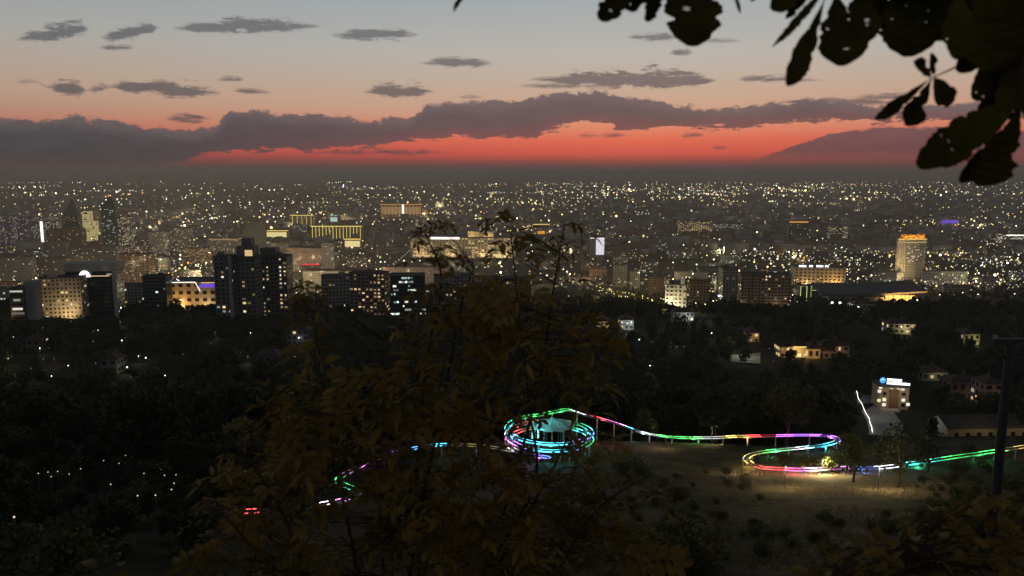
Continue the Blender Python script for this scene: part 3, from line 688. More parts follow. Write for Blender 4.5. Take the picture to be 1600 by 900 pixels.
more = [('long_slab', 'pale low slab left of the hotel tower', 1366, 1400, 424, 446, 12, 0, dict(wall='pale', lit=0.05)),
        ('long_slab', 'long pale low slab right of the hotel tower', 1446, 1512, 424, 446, 12, -6, dict(wall='pale', lit=0.05)),
        ('office_block', 'dark block with an amber lit top edge in the middle distance', 1232, 1264, 346, 378, 30, 0, dict(wall='dark', lit=0.03)),
        ('apartment_block', 'wide block with many pale windows right of the amber edged block', 1296, 1324, 354, 374, 24, 0, dict(wall='grey', lit=0.35, litk=('white', 'yellow'))),
        ('office_block', 'low block with a glowing white facade at the eastern edge of the city', 1566, 1612, 366, 382, 30, 0, dict(wall='pale', lit=0.3, litk=('white',), strips=True)),
        ('office_block', 'building washed in violet light beyond the hotel tower', 1470, 1496, 338, 358, 30, 0, dict(wall='lilac', lit=0.3, litk=('violet', 'warm'))),
        ('arena_hall', 'hall with a golden lit front between dark gardens', 1062, 1112, 346, 362, 40, 0, dict(wall='cream', lit=0.5, litk=('yellow', 'warm'), bay=9)),
        ('apartment_block', 'dim block cluster with a pale band of windows near the golden hall', 1114, 1160, 350, 362, 26, 0, dict(wall='grey', lit=0.25, litk=('white',))),
        ('tower_block', 'lilac lit residential tower at the western edge of the city', 0, 22, 338, 384, 22, 0, dict(wall='lilac', lit=0.2, litk=('violet', 'white', 'warm'))),
        ('tower_block', 'lilac tower with a blue lit corner beside its twin', 26, 44, 340, 380, 22, 0, dict(wall='lilac', lit=0.2, litk=('violet', 'white'))),
        ('tower_block', 'grey tower with white stair lights right of the lilac pair', 46, 62, 340, 380, 20, 0, dict(wall='grey', lit=0.25, litk=('white', 'violet'))),
        ('tower_block', 'short grey tower with a bright white stair column', 64, 90, 346, 380, 20, 0, dict(wall='grey', lit=0.25, litk=('white',))),
        ('tower_block', 'slender tower striped with yellow floors', 130, 144, 330, 380, 18, 0, dict(wall='dark', lit=0.75, litk=('yellow',), strips=True)),
        ('tower_block', 'short tower with a solid pale yellow front', 143, 152, 345, 380, 18, 0, dict(wall='cream', lit=0.9, litk=('yellow',), strips=True)),
        ('tower_block', 'dark tower with yellow shafts beside the pointed glass tower', 186, 206, 338, 386, 20, 0, dict(wall='dark', lit=0.3, litk=('yellow', 'white'))),
        ('apartment_block', 'wide brown block before the yellow striped tower', 76, 130, 358, 394, 26, 0, dict(wall='brick', lit=0.05)),
        ('apartment_block', 'grey slab with a pale end wall below the brown block', 78, 104, 378, 414, 24, 0, dict(wall='grey', lit=0.03)),
        ('apartment_block', 'dark wide block behind the glowing round sign', 108, 184, 386, 424, 30, 0, dict(wall='dark', lit=0.05)),
        ('apartment_block', 'pale nine storey slab with red roof lamps', 232, 262, 362, 396, 18, 10, dict(wall='pale', lit=0.10)),
        ('apartment_block', 'pale nine storey slab turned side on next to the slab with roof lamps', 262, 300, 356, 394, 18, -8, dict(wall='pale', lit=0.12)),
        ('office_block', 'brown lit office with close set pilasters above the mall', 284, 326, 388, 414, 22, 0, dict(wall='brick', lit=0.3, litk=('dim', 'warm'))),
        ('long_slab', 'long block with a lit upper storey behind the dark towers', 322, 396, 372, 402, 20, -6, dict(wall='grey', lit=0.12, litk=('white', 'yellow'))),
        ('apartment_block', 'dim grey slab at the western edge behind the strip windowed office', 0, 50, 402, 440, 22, 0, dict(wall='grey', lit=0.05)),
        ('apartment_block', 'dark teal roofed block above the cream office', 52, 104, 404, 436, 22, 0, dict(wall='dark', lit=0.06))]
made = {}
for nm, lb, u0, u1, vt, vb, dd, rot, kw in more:
    made[lb] = put(nm, lb, u0, u1, vt, vb, dd, rot, single=False, **kw)
o, w, d, h = made['dark block with an amber lit top edge in the middle distance']
strip(o, 'edge_light', G_LINE['amber'], -w / 2, w * 0.42, -d / 2 - 0.9, -d / 2 - 0.3, h - 3.5, h - 0.5)
o, w, d, h = made['low block with a glowing white facade at the eastern edge of the city']
strip(o, 'edge_light', G_LINE['white'], -w * 0.4, w / 2, -d / 2 - 0.9, -d / 2 - 0.3, h - 5, h - 1.5)
o, w, d, h = made['building washed in violet light beyond the hotel tower']
strip(o, 'light_band', G_LINE['violet'], -w * 0.5, w / 2, -d / 2 - 0.9, -d / 2 - 0.3, h * 0.45, h * 0.7)
o, w, d, h = made['short grey tower with a bright white stair column']
strip(o, 'stair_light', G_LINE['white'], -w * 0.46, -w * 0.3, -d / 2 - 0.9, -d / 2 - 0.3, 4, h)
o, w, d, h = made['long block with a lit upper storey behind the dark towers']
strip(o, 'lit_storey', LIT['dim'], -w * 0.46, w * 0.2, -d / 2 - 0.9, -d / 2 - 0.3, h - 7, h - 3)
# pointed glass towers
for lb, u0, u1, vt, vs, vb in (('pointed dark glass tower west of the yellow striped tower', 100, 126, 310, 336, 386), ('pointed glass tower with a rounded shoulder and blue lit middle', 162, 184, 306, 322, 386)):
    (x, y, z), rz, w, d, h = at_px(u0, u1, vs, vb, 22)
    o = thing('pointed_tower', lb, 'tower', (x, y, z))
    b = MB(); b.box(-w / 2, w / 2, -d / 2, d / 2, -3, h); b.build('wall', W['teal'], o)
    hp = P(110, vt, y).z - z
    b = MB(); tip = (w * 0.1, 0, hp); c4 = [(-w / 2, -d / 2, h + 0.02), (w / 2, -d / 2, h + 0.02), (w / 2, d / 2, h + 0.02), (-w / 2, d / 2, h + 0.02)]
    for i in range(4): b.poly([c4[i], c4[(i + 1) % 4], tip])
    b.poly(c4[::-1]); b.build('spire_roof', W['teal'], o)
    rr = random.Random(int(u0)); bl = MB()
    for k in range(36):
        xx = rr.uniform(-0.45, 0.4) * w; zz = rr.randrange(2, int(h / 3.5)) * 3.5; bl.box(xx, xx + rr.uniform(2, 5), -d / 2 - 0.3, -d / 2 - 0.05, zz, zz + 1.6)
    tag(bl.build('lit_windows', LIT['cool' if u0 > 150 else 'dim'], o), kind='stuff')
# lights of the yellow lit buildings along the old centre
def outlined(name, label, u0, u1, vt, vb, key, columns=0, fill=None, wall='cream', cat='building'):
    loc, rz, w, d, h = at_px(u0, u1, vt, vb, 26)
    o = building(name, label, cat, loc, rz, w, d, h, wall=wall, lit=0.04, bay=6, storey=4, single=False, hut=False)
    CITY_BOXES.append((loc[0], loc[1], w * 0.6))
    strip(o, 'cornice_light', G_LINE[key], -w / 2 - 0.4, w / 2 + 0.4, -d / 2 - 1.2, -d / 2 - 0.3, h - 2.0, h - 0.2)
    for i in range(columns):
        x = -w / 2 + (i + 0.5) * w / columns; strip(o, 'column_light', G_LINE[key], x - 0.45, x + 0.45, -d / 2 - 1.0, -d / 2 - 0.3, 1.0, h - 2.2 - (i % 3) * 1.5)
    if fill: strip(o, 'lit_front', LIT[fill], -w * 0.45, w * 0.45, -d / 2 - 0.8, -d / 2 - 0.3, h * 0.25, h * 0.8)
    return o, w, d, h
outlined('civic_hall', 'low civic hall with a solid yellow glowing cornice', 412, 450, 360, 374, 'yellow', fill='yellow')
outlined('civic_building', 'tiered civic building with two yellow lit cornices', 454, 490, 336, 352, 'yellow', 5)
outlined('academy_building', 'long classical building outlined in yellow with many lit columns', 486, 566, 353, 374, 'yellow', 15)
outlined('theatre_front', 'small theatre with a pale yellow lit front below the long classical building', 538, 564, 373, 390, 'yellow', 0, 'yellow')
o, w, d, h = outlined('stadium_hall', 'wide amber lit hall with a bright white central fin', 594, 660, 319, 340, 'amber', 12, 'dim')
strip(o, 'central_fin', G_LINE['white'], w * 0.02, w * 0.07, -d / 2 - 1.6, -d / 2 - 1.25, 2, h - 2)
outlined('pavilion', 'short tower with a mint green lit cap', 516, 528, 336, 354, 'green', 2, 'cool', 'grey')
o = outlined('sports_hall', 'sports hall with a broad orange lit screen', 833, 858, 350, 367, 'yellow', 0)[0]
strip(o, 'screen', G_LINE['orange'], -14, 14, -14.6, -14.0, 3, 14)
# the glowing shopping centre behind the sapling
o, w, d, h = put('shopping_centre', 'sprawling shopping centre with white roof lights seen through the sapling', 640, 806, 372, 404, 80, -5, single=False, wall='cream', lit=0.35, litk=('warm', 'yellow', 'dim'), bay=9, storey=6, hut=False)
strip(o, 'roof_light', G_LINE['white'], -w * 0.30, -w * 0.02, -d / 2 - 1.4, -d / 2 - 0.3, h - 4.5, h + 1.5)
strip(o, 'shop_front', LIT['warm'], -w * 0.48, -w * 0.25, -d / 2 - 1.4, -d / 2 - 0.3, 2, 8)
strip(o, 'shop_front', LIT['yellow'], w * 0.30, w * 0.40, -d / 2 - 1.4, -d / 2 - 0.3, 2, 12)
b = MB(); b.box(w * 0.05, w * 0.3, -d * 0.2, d * 0.3, h + 1.0, h + 16); b.build('upper_hall', W['cream'], o)
for x in (-0.4, -0.1, 0.2, 0.42): flood(o, WARM, 9000, (w * x, -d / 2 - 18, 3), (w * x, -d / 2, h * 0.6), 140)
for x in (0.08, 0.25): flood(o, WARM, 6000, (w * x, -d * 0.45, h + 1.2), (w * x, -d * 0.2, h + 9), 130)
# white screen
g = G(934, 408); o = thing('screen_tower', 'grey tower carrying a tall white glowing screen', 'tower', (g.x, g.y + 8, g.z))
hh = P(934, 372, g.y).z - g.z; a = P(922, 400, g.y).x - g.x; b_ = P(944, 400, g.y).x - g.x
b = MB(); b.box(a, b_, -7, 7, -3, hh); b.build('wall', W['grey'], o)
z0 = P(934, 398, g.y).z - g.z
strip(o, 'screen', G_LINE['screen'], P(931, 400, g.y).x - g.x, b_ - 0.4, -7.6, -7.1, z0, hh - 1)
strip(o, 'edge_light', G_LINE['white'], a, b_, -7.7, -7.2, hh - 0.8, hh + 0.4)
# ------------------------------------------------------------------ city: streets, ordinary blocks, lamps, tree canopy
def guarded(u0, u1, vt, Y):
    """would something at depth Y with this outline cover a thing that the place shows?"""
    for a, b, c, d, y in GUARD:
        if Y < y - 4 and u1 > a and u0 < b and vt < d: return True
    return False
AV0, AV1 = G(1062, 486), G(884, 418)                          # the tree lined avenue
adir = Vector((AV1.x - AV0.x, AV1.y - AV0.y, 0)).normalized(); aperp = Vector((adir.y, -adir.x, 0))
ASPH = mat('asphalt', (0.05, 0.05, 0.052), 0.9, 0.3, 0.3)
def road(name, pts, width, m=ASPH, lift=0.05):
    b = MB(); pts = [Vector(p) for p in pts]
    prev = None
    for i, p in enumerate(pts):
        d_ = (pts[min(i + 1, len(pts) - 1)] - pts[max(i - 1, 0)]); d_.z = 0; d_.normalize(); s_ = Vector((d_.y, -d_.x, 0)) * width / 2
        a, c = p + s_, p - s_; a.z = T(a.x, a.y) + lift; c.z = T(c.x, c.y) + lift
        if prev: b.poly([prev[0], a, c, prev[1]])
        prev = (a, c)
    return tag(b.build(name, m), kind='structure')
def line(p, q, step=40):
    n = max(2, int((Vector(q) - Vector(p)).length / step)); return [Vector(p).lerp(Vector(q), i / n) for i in range(n + 1)]
road('avenue', line(AV0 - adir * 160, AV1 + adir * 900), 22, lift=0.35)
cross0 = G(1250, 478); cross1 = G(560, 470)
STREETS = [(AV0 - adir * 160, AV1 + adir * 900)]
for k, (u, v, ln) in enumerate(((1480, 470, 700), (300, 455, 800), (1180, 440, 900), (620, 410, 1200), (1420, 400, 1400), (120, 400, 1200))):
    p = G(u, v); dd = adir if k % 2 else aperp
    a, b = p - dd * ln / 2, p + dd * ln / 2
    if min(a.y, b.y) < 700: continue
    STREETS.append((a, b)); road('street', line(a, b), 13, lift=0.30 - 0.01 * k)

# ordinary blocks
MARKS = [('the hotel tower', 1423, 443), ('the congress palace', 1370, 474), ('the market hall', 1290, 446), ('the shopping mall with the violet band', 300, 484), ('the dark stepped tower', 383, 496), ('the teal glass office', 635, 492),
         ('the lower end of the avenue', 1050, 486), ('the middle of the avenue', 960, 450), ('the upper end of the avenue', 890, 420), ('the tower with the white screen', 934, 408), ('the glowing shopping centre', 720, 404), ('the pointed glass towers', 145, 386),
         ('the lilac towers', 30, 382), ('the long classical building', 525, 374), ('the wide amber hall', 627, 340), ('the golden hall', 1085, 362), ('the amber edged block', 1248, 378), ('the long brick block', 1196, 482), ('the block with the round sign', 140, 496),
         ('the red roof sign', 486, 436), ('the violet washed building', 1483, 358), ('the white facade at the eastern edge', 1590, 382), ('the grey nine storey tower', 1140, 474), ('the slab right of the hotel tower', 1480, 446), ('the yellow windowed block', 576, 492)]
MARKP = [(n_, G(u_, v_, 300)) for n_, u_, v_ in MARKS]
SLOPE = [('the coaster spiral', 858, 700), ('the coaster bend', 1175, 716), ('the lit clearing', 1330, 756), ('the globe lamps', 180, 726), ('the pylon', 1572, 880), ('the long shed', 1530, 684), ('the hillside hotel', 1398, 641), ('the upper coaster run', 1060, 690),
         ('the lower end of the coaster', 500, 850), ('the sapling', 700, 890), ('the tall white lamp', 139, 653), ('the pale willow like tree', 382, 742), ('the green stretch of the rail', 1500, 716)]
SLOPEP = [(n_, G(u_, v_, 25)) for n_, u_, v_ in SLOPE]
def nearest(lst, x, y): return min(lst, key=lambda q: (q[1].x - x) ** 2 + (q[1].y - y) ** 2)[0]
NUM = ['', 'one', 'two', 'three', 'four', 'five', 'six', 'seven', 'eight', 'nine', 'ten', 'eleven', 'twelve', 'thirteen', 'fourteen', 'fifteen']
KINDS = [('apartment_block', 'ordinary grey five storey block between the dark city trees', 'grey', 'flat', (34, 70), (12, 14), (14, 18), 'grey blocks of the city'),
         ('apartment_block', 'ordinary brown brick block among the dark city trees', 'brick', 'flat', (24, 50), (12, 15), (15, 28), 'brown blocks of the city'),
         ('apartment_block', 'ordinary pale rendered block among the dark city trees', 'pale', 'flat', (24, 60), (12, 15), (14, 30), 'pale blocks of the city'),
         ('city_house', 'low cream city house with a red sheet roof', 'cream', 'hip', (14, 34), (10, 14), (6, 11), 'low red roofed houses of the city'),
         ('office_block', 'ordinary dark clad office among the city trees', 'dark', 'flat', (24, 40), (14, 20), (16, 34), 'dark offices of the city')]
rb = random.Random(21); count = 0; tries = 0
ang = math.atan2(adir.y, adir.x)
while count < 250 and tries < 16000:
    tries += 1
    v = rb.uniform(352, 490); u = rb.uniform(-20, 1620) if rb.random() < 0.6 else rb.uniform(-20, 720); g = G(u, v, 500)
    nm, lb, wl, rf, (w0, w1), (d0, d1), (h0, h1), grp = rb.choices(KINDS, (4, 2.4, 3, 2.6, 1.2))[0]
    w, d, h = rb.uniform(w0, w1), rb.uniform(d0, d1), rb.uniform(h0, h1)
    if g.y < 1000 and 830 < u < 1040: continue
    if g.y < 820: h = min(h, 9)
    if g.y > 1900: h *= 1.25; w *= 1.2
    if any((g.x - a) ** 2 + (g.y - b) ** 2 < (r + max(w, d) * 0.6) ** 2 for a, b, r in CITY_BOXES): continue
    if any(abs((g - s0).dot(aperp if i == 0 or True else adir)) < 0 for i, (s0, s1) in enumerate(STREETS)): continue
    ok = True
    for s0, s1 in STREETS:
        dv = (s1 - s0); ln = dv.length; dv.normalize(); q = g - s0; q.z = 0; t = q.dot(dv)
        if -20 < t < ln + 20 and (q - dv * t).length < d * 0.6 + 16: ok = False
    if not ok: continue
    pu, pvt = proj((g.x, g.y, g.z + h + 3)); hw = w * 0.55 * F / g.y
    if guarded(pu - hw, pu + hw, pvt, g.y): continue
    rz = ang + rb.choice((0, math.pi / 2)); rz = (rz + math.pi / 2) % math.pi - math.pi / 2
    if abs(rz) > R(60): rz = rz - math.copysign(math.pi / 2, rz); 
    lt = rb.choice((0.03, 0.07, 0.12, 0.2))
    lb = '%s %s %s storey %s, %s, near %s' % ('long' if w > 46 else 'short' if w < 30 else 'medium', {'brick': 'brown'}.get(wl, wl), NUM[min(15, max(1, int(h / 3.2)))], 'house' if rf == 'hip' else 'block',
                                        {0.03: 'mostly unlit', 0.07: 'few windows lit', 0.12: 'some windows lit', 0.2: 'many windows lit'}[lt], nearest(MARKP, g.x, g.y))
    building(nm, lb, 'building', (g.x, g.y, g.z), rz, w, d, h, wall=wl, lit=lt, litk=rb.choice((('warm', 'white'), ('dim', 'warm'), ('white',), ('yellow', 'dim'), ('cool', 'white'))),
             roof=rf, single=False, group=grp, rnd=rb, balcony=(g.y < 1500 and rf == 'flat'), hut=rf == 'flat')
    CITY_BOXES.append((g.x, g.y, max(w, d) * 0.6)); count += 1

# blocks beyond, too far to tell apart: one mass
def boxes_np(cx, cy, cz, w, d, h, a):
    n = len(cx); ca, sa = np.cos(a), np.sin(a)
    sx = np.array([-1, 1, 1, -1, -1, 1, 1, -1]) * 0.5; sy = np.array([-1, -1, 1, 1, -1, -1, 1, 1]) * 0.5; sz = np.array([0, 0, 0, 0, 1, 1, 1, 1.0])
    lx = w[:, None] * sx; ly = d[:, None] * sy
    V = np.stack([cx[:, None] + lx * ca[:, None] - ly * sa[:, None], cy[:, None] + lx * sa[:, None] + ly * ca[:, None], cz[:, None] + h[:, None] * sz], -1).reshape(-1, 3)
    fq = np.array([[4, 5, 6, 7], [0, 1, 5, 4], [1, 2, 6, 5], [2, 3, 7, 6], [3, 0, 4, 7]])
    return V, (np.arange(n)[:, None, None] * 8 + fq[None]).reshape(-1, 4)
nb = 4200
yy = 1 / RNG.uniform(1 / 9500, 1 / 2300, nb); xx = RNG.uniform(-0.75, 0.75, nb) * yy
keep = np.ones(nb, bool)
for a, b, r in CITY_BOXES: keep &= (xx - a) ** 2 + (yy - b) ** 2 > (r + 30) ** 2
for i in range(nb):
    if keep[i]:
        pu, pv = proj((xx[i], yy[i], 22)); hw = 30 * F / yy[i]
        if guarded(pu - hw, pu + hw, pv, yy[i]): keep[i] = False
xx, yy = xx[keep], yy[keep]; nb = len(xx)
hh_ = RNG.choice([9, 12, 15, 15, 18, 27, 30], nb) * RNG.uniform(0.85, 1.15, nb)
V, Q = boxes_np(xx, yy, np.full(nb, -1.0), RNG.uniform(18, 75, nb), RNG.uniform(12, 18, nb), hh_ + 1, ang + RNG.choice([0, math.pi / 2], nb))
fm = mesh_np('far_city_blocks', V, Q)
for m in (W['grey'], W['pale'], W['brick'], ROOF): fm.materials.append(m)
fm.polygons.foreach_set('material_index', np.where(np.arange(len(Q)) % 5 == 0, 3, np.repeat(RNG.choice([0, 0, 1, 2], nb), 5)).astype(np.int32))
tag(link('far_city_blocks', fm), 'mass of far low city blocks reaching to the horizon', 'city', kind='stuff')

# street lamps one by one on the nearer streets
def lamp_meshes(head_r, col, power, key):
    p = MB(); p.tube([(0, 0, -0.5), (0, 0, 8.2), (0.9, 0, 9.0)], [0.11, 0.08, 0.05], 5)
    hd = MB(); hd.ball((1.1, 0, 8.95), head_r, 6, 4, 0.7)
    return p.mesh('lamp_pole', STEEL), hd.mesh('lamp_head', glow('street_lamp_' + key, col, power))
LAMPS = {'warm': lamp_meshes(0.5, (1.0, 0.80, 0.42), 9, 'warm'), 'white': lamp_meshes(0.5, (1.0, 0.95, 0.82), 9, 'white'), 'yellow': lamp_meshes(0.45, (1.0, 0.82, 0.26), 4.5, 'yellow'),
         'big': lamp_meshes(1.0, (0.92, 1.0, 0.86), 7, 'big'), 'small': lamp_meshes(0.30, (1.0, 0.88, 0.62), 8, 'small')}
def street_lamp(x, y, key, label, group, h=1.0, rz=None):
    o = thing('street_lamp', label, 'street lamp', (x, y, T(x, y)), random.uniform(0, 6.28) if rz is None else rz, group)
    a, b = LAMPS[key]
    p = link('pole', a, o); q = link('lamp_head', b, o)
    o.scale = (1, 1, h)
    return o
rl = random.Random(5); nl = 0
ln = (STREETS[0][1] - STREETS[0][0]).length
t = 120.0
while t < ln - 250:                                            # the avenue: both kerbs
    for s_ in (-1, 1):
        if rl.random() < (0.25 if t < 520 else 0.6): continue
        p = STREETS[0][0] + adir * (t + rl.uniform(-6, 6)) + aperp * s_ * rl.uniform(10.5, 13.0)
        street_lamp(p.x, p.y, 'yellow', 'yellow street lamp along the tree lined avenue', 'street lamps of the avenue'); nl += 1
    t += 24
for s0, s1 in STREETS[1:]:
    dv = (s1 - s0); ln = dv.length; dv.normalize(); t = 0
    while t < ln:
        p = s0 + dv * t + Vector((dv.y, -dv.x, 0)) * 8
        street_lamp(p.x, p.y, 'white' if nl % 5 else 'warm', 'street lamp along the side street near ' + nearest(MARKP, p.x, p.y), 'street lamps of the side streets'); nl += 1
        t += 48
for u, v, lb in ((190, 497, 'bright white garden lamp before the pale two storey block'), (263, 476, 'bright white lamp at the left corner of the shopping mall'), (1122, 474, 'bright white lamp left of the grey nine storey tower'),
                 (1149, 466, 'bright lamp between the grey tower and the long brick block'), (1233, 475, 'bright lamp at the right end of the long brick block'), (1298, 488, 'bright lamp on the left before the palace'),
                 (1311, 489, 'bright lamp beside a small pale house before the palace'), (1338, 497, 'bright lamp before the left wing of the palace'), (463, 466, 'bright lamp right of the broad dark tower'), (1390, 446, 'bright lamp at the foot of the hotel tower')):
    g = G(u, v, 400); street_lamp(g.x, g.y, 'big', lb, None); nl += 1
    lamp('lamp_light', 'POINT', (0.95, 1.0, 0.85), 1500, (g.x, g.y - 1.5, g.z + 8.3), None, 0.5)
while nl < 300:
    v = 485 - 95 * rl.random() ** 1.3; u = rl.uniform(0, 1600); g = G(u, v, 400)
    if any((g.x - a) ** 2 + (g.y - b) ** 2 < r * r for a, b, r in CITY_BOXES): continue
    street_lamp(g.x, g.y, rl.choice(('warm', 'white', 'white', 'small', 'small', 'yellow')), 'courtyard lamp standing alone near ' + nearest(MARKP, g.x, g.y), 'courtyard lamps of the city', rl.uniform(0.7, 1.1)); nl += 1
# lamps of the avenue light the road and the trees beside it
for i in range(14):
    p = STREETS[0][0] + adir * (150 + i * 42) + aperp * (9 if i % 2 else -9)
    lamp('avenue_light', 'POINT', (1.0, 0.85, 0.30), 9000, (p.x, p.y, T(p.x, p.y) + 8.0), None, 0.4)

# street light falling on the facades of the nearer quarters
for i in range(210):
    y0 = 1 / rl.uniform(1 / 6000, 1 / 950); x0 = rl.uniform(-0.68, 0.68) * y0
    if rl.random() < 0.35: y0 = rl.uniform(950, 2200); x0 = rl.uniform(-0.68, -0.05) * y0
    lamp('street_light', 'POINT', rl.choice(((1.0, 0.76, 0.40), (1.0, 0.86, 0.50), (1.0, 0.62, 0.28), (0.95, 0.95, 0.5))), rl.choice((10000, 20000, 42000)) * (y0 / 1400) ** 1.7, (x0, y0, T(x0, y0) + rl.uniform(11, 20)), None, 1.5)

# lights of the far city: too many to count
pts = []; cols = []; rad = []
PAL = np.array([[1.0, 0.78, 0.38], [1.0, 0.90, 0.66], [1.0, 0.76, 0.22], [0.88, 0.96, 0.55], [1.0, 0.52, 0.18], [0.75, 0.90, 1.0], [1.0, 0.20, 0.15], [0.55, 0.45, 1.0]])
def add_light(x, y, z, c, s_, r):
    pts.append((x, y, z)); cols.append(c * s_); rad.append(r)
for k in range(420):                                           # rows along streets
    y0 = 1 / RNG.uniform(1 / 17500, 1 / 1700); x0 = RNG.uniform(-0.72, 0.72) * y0
    cross = RNG.random() < 0.62
    dv = np.array([1.0, RNG.uniform(-0.12, 0.12)]) if (cross and y0 > 4000) else (np.array([adir.x, adir.y]) if RNG.random() < 0.4 else np.array([aperp.x, aperp.y]))
    ln = RNG.uniform(0.05, 0.28) * y0; st = max(45, y0 / 85.0) * RNG.uniform(0.8, 1.3)
    c = PAL[RNG.choice(8, p=[0.30, 0.22, 0.16, 0.24, 0.06, 0.02, 0, 0])]; s0 = RNG.uniform(0.12, 0.8)
    for t in np.arange(0, ln, st):
        if RNG.random() < 0.2: continue
        jx, jy = RNG.normal(0, 5, 2)
        add_light(x0 + dv[0] * t + jx, y0 + dv[1] * t + jy, 9, c, s0 * RNG.uniform(0.5, 1.3), 1.0)
cl = [(1 / RNG.uniform(1 / 17000, 1 / 1500), RNG.uniform(-0.70, 0.70)) for _ in range(330)]
for y0, fx in cl:
    c0 = PAL[RNG.choice(8, p=[0.34, 0.28, 0.16, 0.12, 0.05, 0.03, 0.01, 0.01])]
    for j in range(RNG.integers(3, 16)):
        add_light(fx * y0 + RNG.normal(0, y0 * 0.014), y0 * (1 + RNG.normal(0, 0.035)), RNG.uniform(5, 20), c0, RNG.lognormal(-1.1, 0.8), RNG.uniform(0.7, 1.4))
for j in range(6500):
    v = RNG.uniform(0, 1)
    y0 = 1 / RNG.uniform(1 / 18500, 1 / 1300); x0 = RNG.uniform(-0.72, 0.72) * y0
    add_light(x0, y0, RNG.uniform(4, 22), PAL[RNG.choice(8, p=[0.36, 0.30, 0.13, 0.13, 0.04, 0.03, 0.008, 0.002])], RNG.lognormal(-2.2, 0.95), RNG.uniform(0.6, 1.2))
for j in range(900):                                           # the bright far edge of the town in the north
    y0 = 1 / RNG.uniform(1 / 18500, 1 / 8000); x0 = RNG.uniform(0.02, 0.72) * y0
    add_light(x0, y0, 9, PAL[RNG.choice([0, 1, 3, 3])], RNG.lognormal(-1.2, 0.7), RNG.uniform(0.7, 1.2))
pts = np.array(pts); cols = np.array(cols); rad = np.array(rad)
# parks and dark quarters carry few lamps
dens = np.sin(pts[:, 0] / 310 + 1.0) * np.sin(pts[:, 1] / 420) + 0.8 * np.sin(pts[:, 0] / 900 - pts[:, 1] / 1300 + 0.6) + 0.5 * np.sin(pts[:, 0] / 140 + pts[:, 1] / 260)
ok = RNG.random(len(pts)) < np.clip(0.72 + 0.5 * dens, 0.12, 1.0)
for a, b, r in CITY_BOXES: ok &= (pts[:, 0] - a) ** 2 + (pts[:, 1] - b) ** 2 > r * r
for i in range(len(pts)):
    if ok[i]:
        pu, pv = proj(pts[i]); ok[i] = not (guarded(pu - 1, pu + 1, pv, pts[i, 1]) and pts[i, 1] < 2500)
pts, cols, rad = pts[ok], cols[ok], rad[ok]
hzz = hz(pts[:, 0], pts[:, 1]); pts[:, 2] += hzz
rad = rad * np.where(RNG.random(len(rad)) < 0.12, RNG.uniform(1.3, 2.1, len(rad)), 1.0)
rw = np.clip(rad * pts[:, 1] / 797 * 0.60, 0.6, 9.0)
# the smaller a lamp appears, the brighter its own face has to be to reach the eye as a point
gain = np.clip((rad * pts[:, 1] / 797 * 0.60 / rw) ** 2, 1, 4)
octv = np.array([[1, 0, 0], [-1, 0, 0], [0, 1, 0], [0, -1, 0], [0, 0, 1], [0, 0, -1.0]])
octf = np.array([[0, 2, 4], [2, 1, 4], [1, 3, 4], [3, 0, 4], [2, 0, 5], [1, 2, 5], [3, 1, 5], [0, 3, 5]])
n = len(pts)
LV = (pts[:, None, :] + octv[None] * rw[:, None, None]).reshape(-1, 3)
LF = (np.arange(n)[:, None, None] * 6 + octf[None]).reshape(-1, 3)
lm = mesh_np('city_lights', LV, None, LF)
at = lm.attributes.new('lamp', 'FLOAT_COLOR', 'POINT')
cc = np.ones((n, 6, 4), np.float32); cc[:, :, :3] = (cols * gain[:, None])[:, None, :]
at.data.foreach_set('color', cc.ravel())
lm.materials.append(glow_attr('city_lamp_glow', 5.2))
tag(link('city_lights', lm), 'thousands of tiny street lights spread over the far city', 'city lights', kind='stuff')

# ------------------------------------------------------------------ foliage in bulk
LEAFD = mat('dark_tree_leaf', (0.035, 0.05, 0.022), 0.7, 0.45, 0.05, trans=0.25, col2=(0.06, 0.065, 0.025))
LEAFC = mat('city_tree_leaf', (0.035, 0.045, 0.022), 0.75, 0.45, 0.02, trans=0.2)
def leaf_cloud(C, size, rng, up=0.35):
    """one small bent leaf clump (two quads) at each centre"""
    n = len(C)
    nrm = rng.normal(0, 1, (n, 3)); nrm[:, 2] = np.abs(nrm[:, 2]) + up; nrm /= np.linalg.norm(nrm, axis=1)[:, None]
    a = np.cross(nrm, rng.normal(0, 1, (n, 3))); a /= np.linalg.norm(a, axis=1)[:, None] + 1e-9; b = np.cross(nrm, a)
    s_ = (size * rng.uniform(0.6, 1.35, n))[:, None]
    asp = rng.uniform(0.5, 0.9, n)[:, None]
    v0 = C - a * s_ ; v1 = C - b * s_ * asp - nrm * s_ * 0.2; v2 = C + a * s_; v3 = C + b * s_ * asp - nrm * s_ * 0.25
    V = np.stack([v0, v1, v2, v3], 1).reshape(-1, 3)
    return V, np.arange(n * 4).reshape(-1, 4)
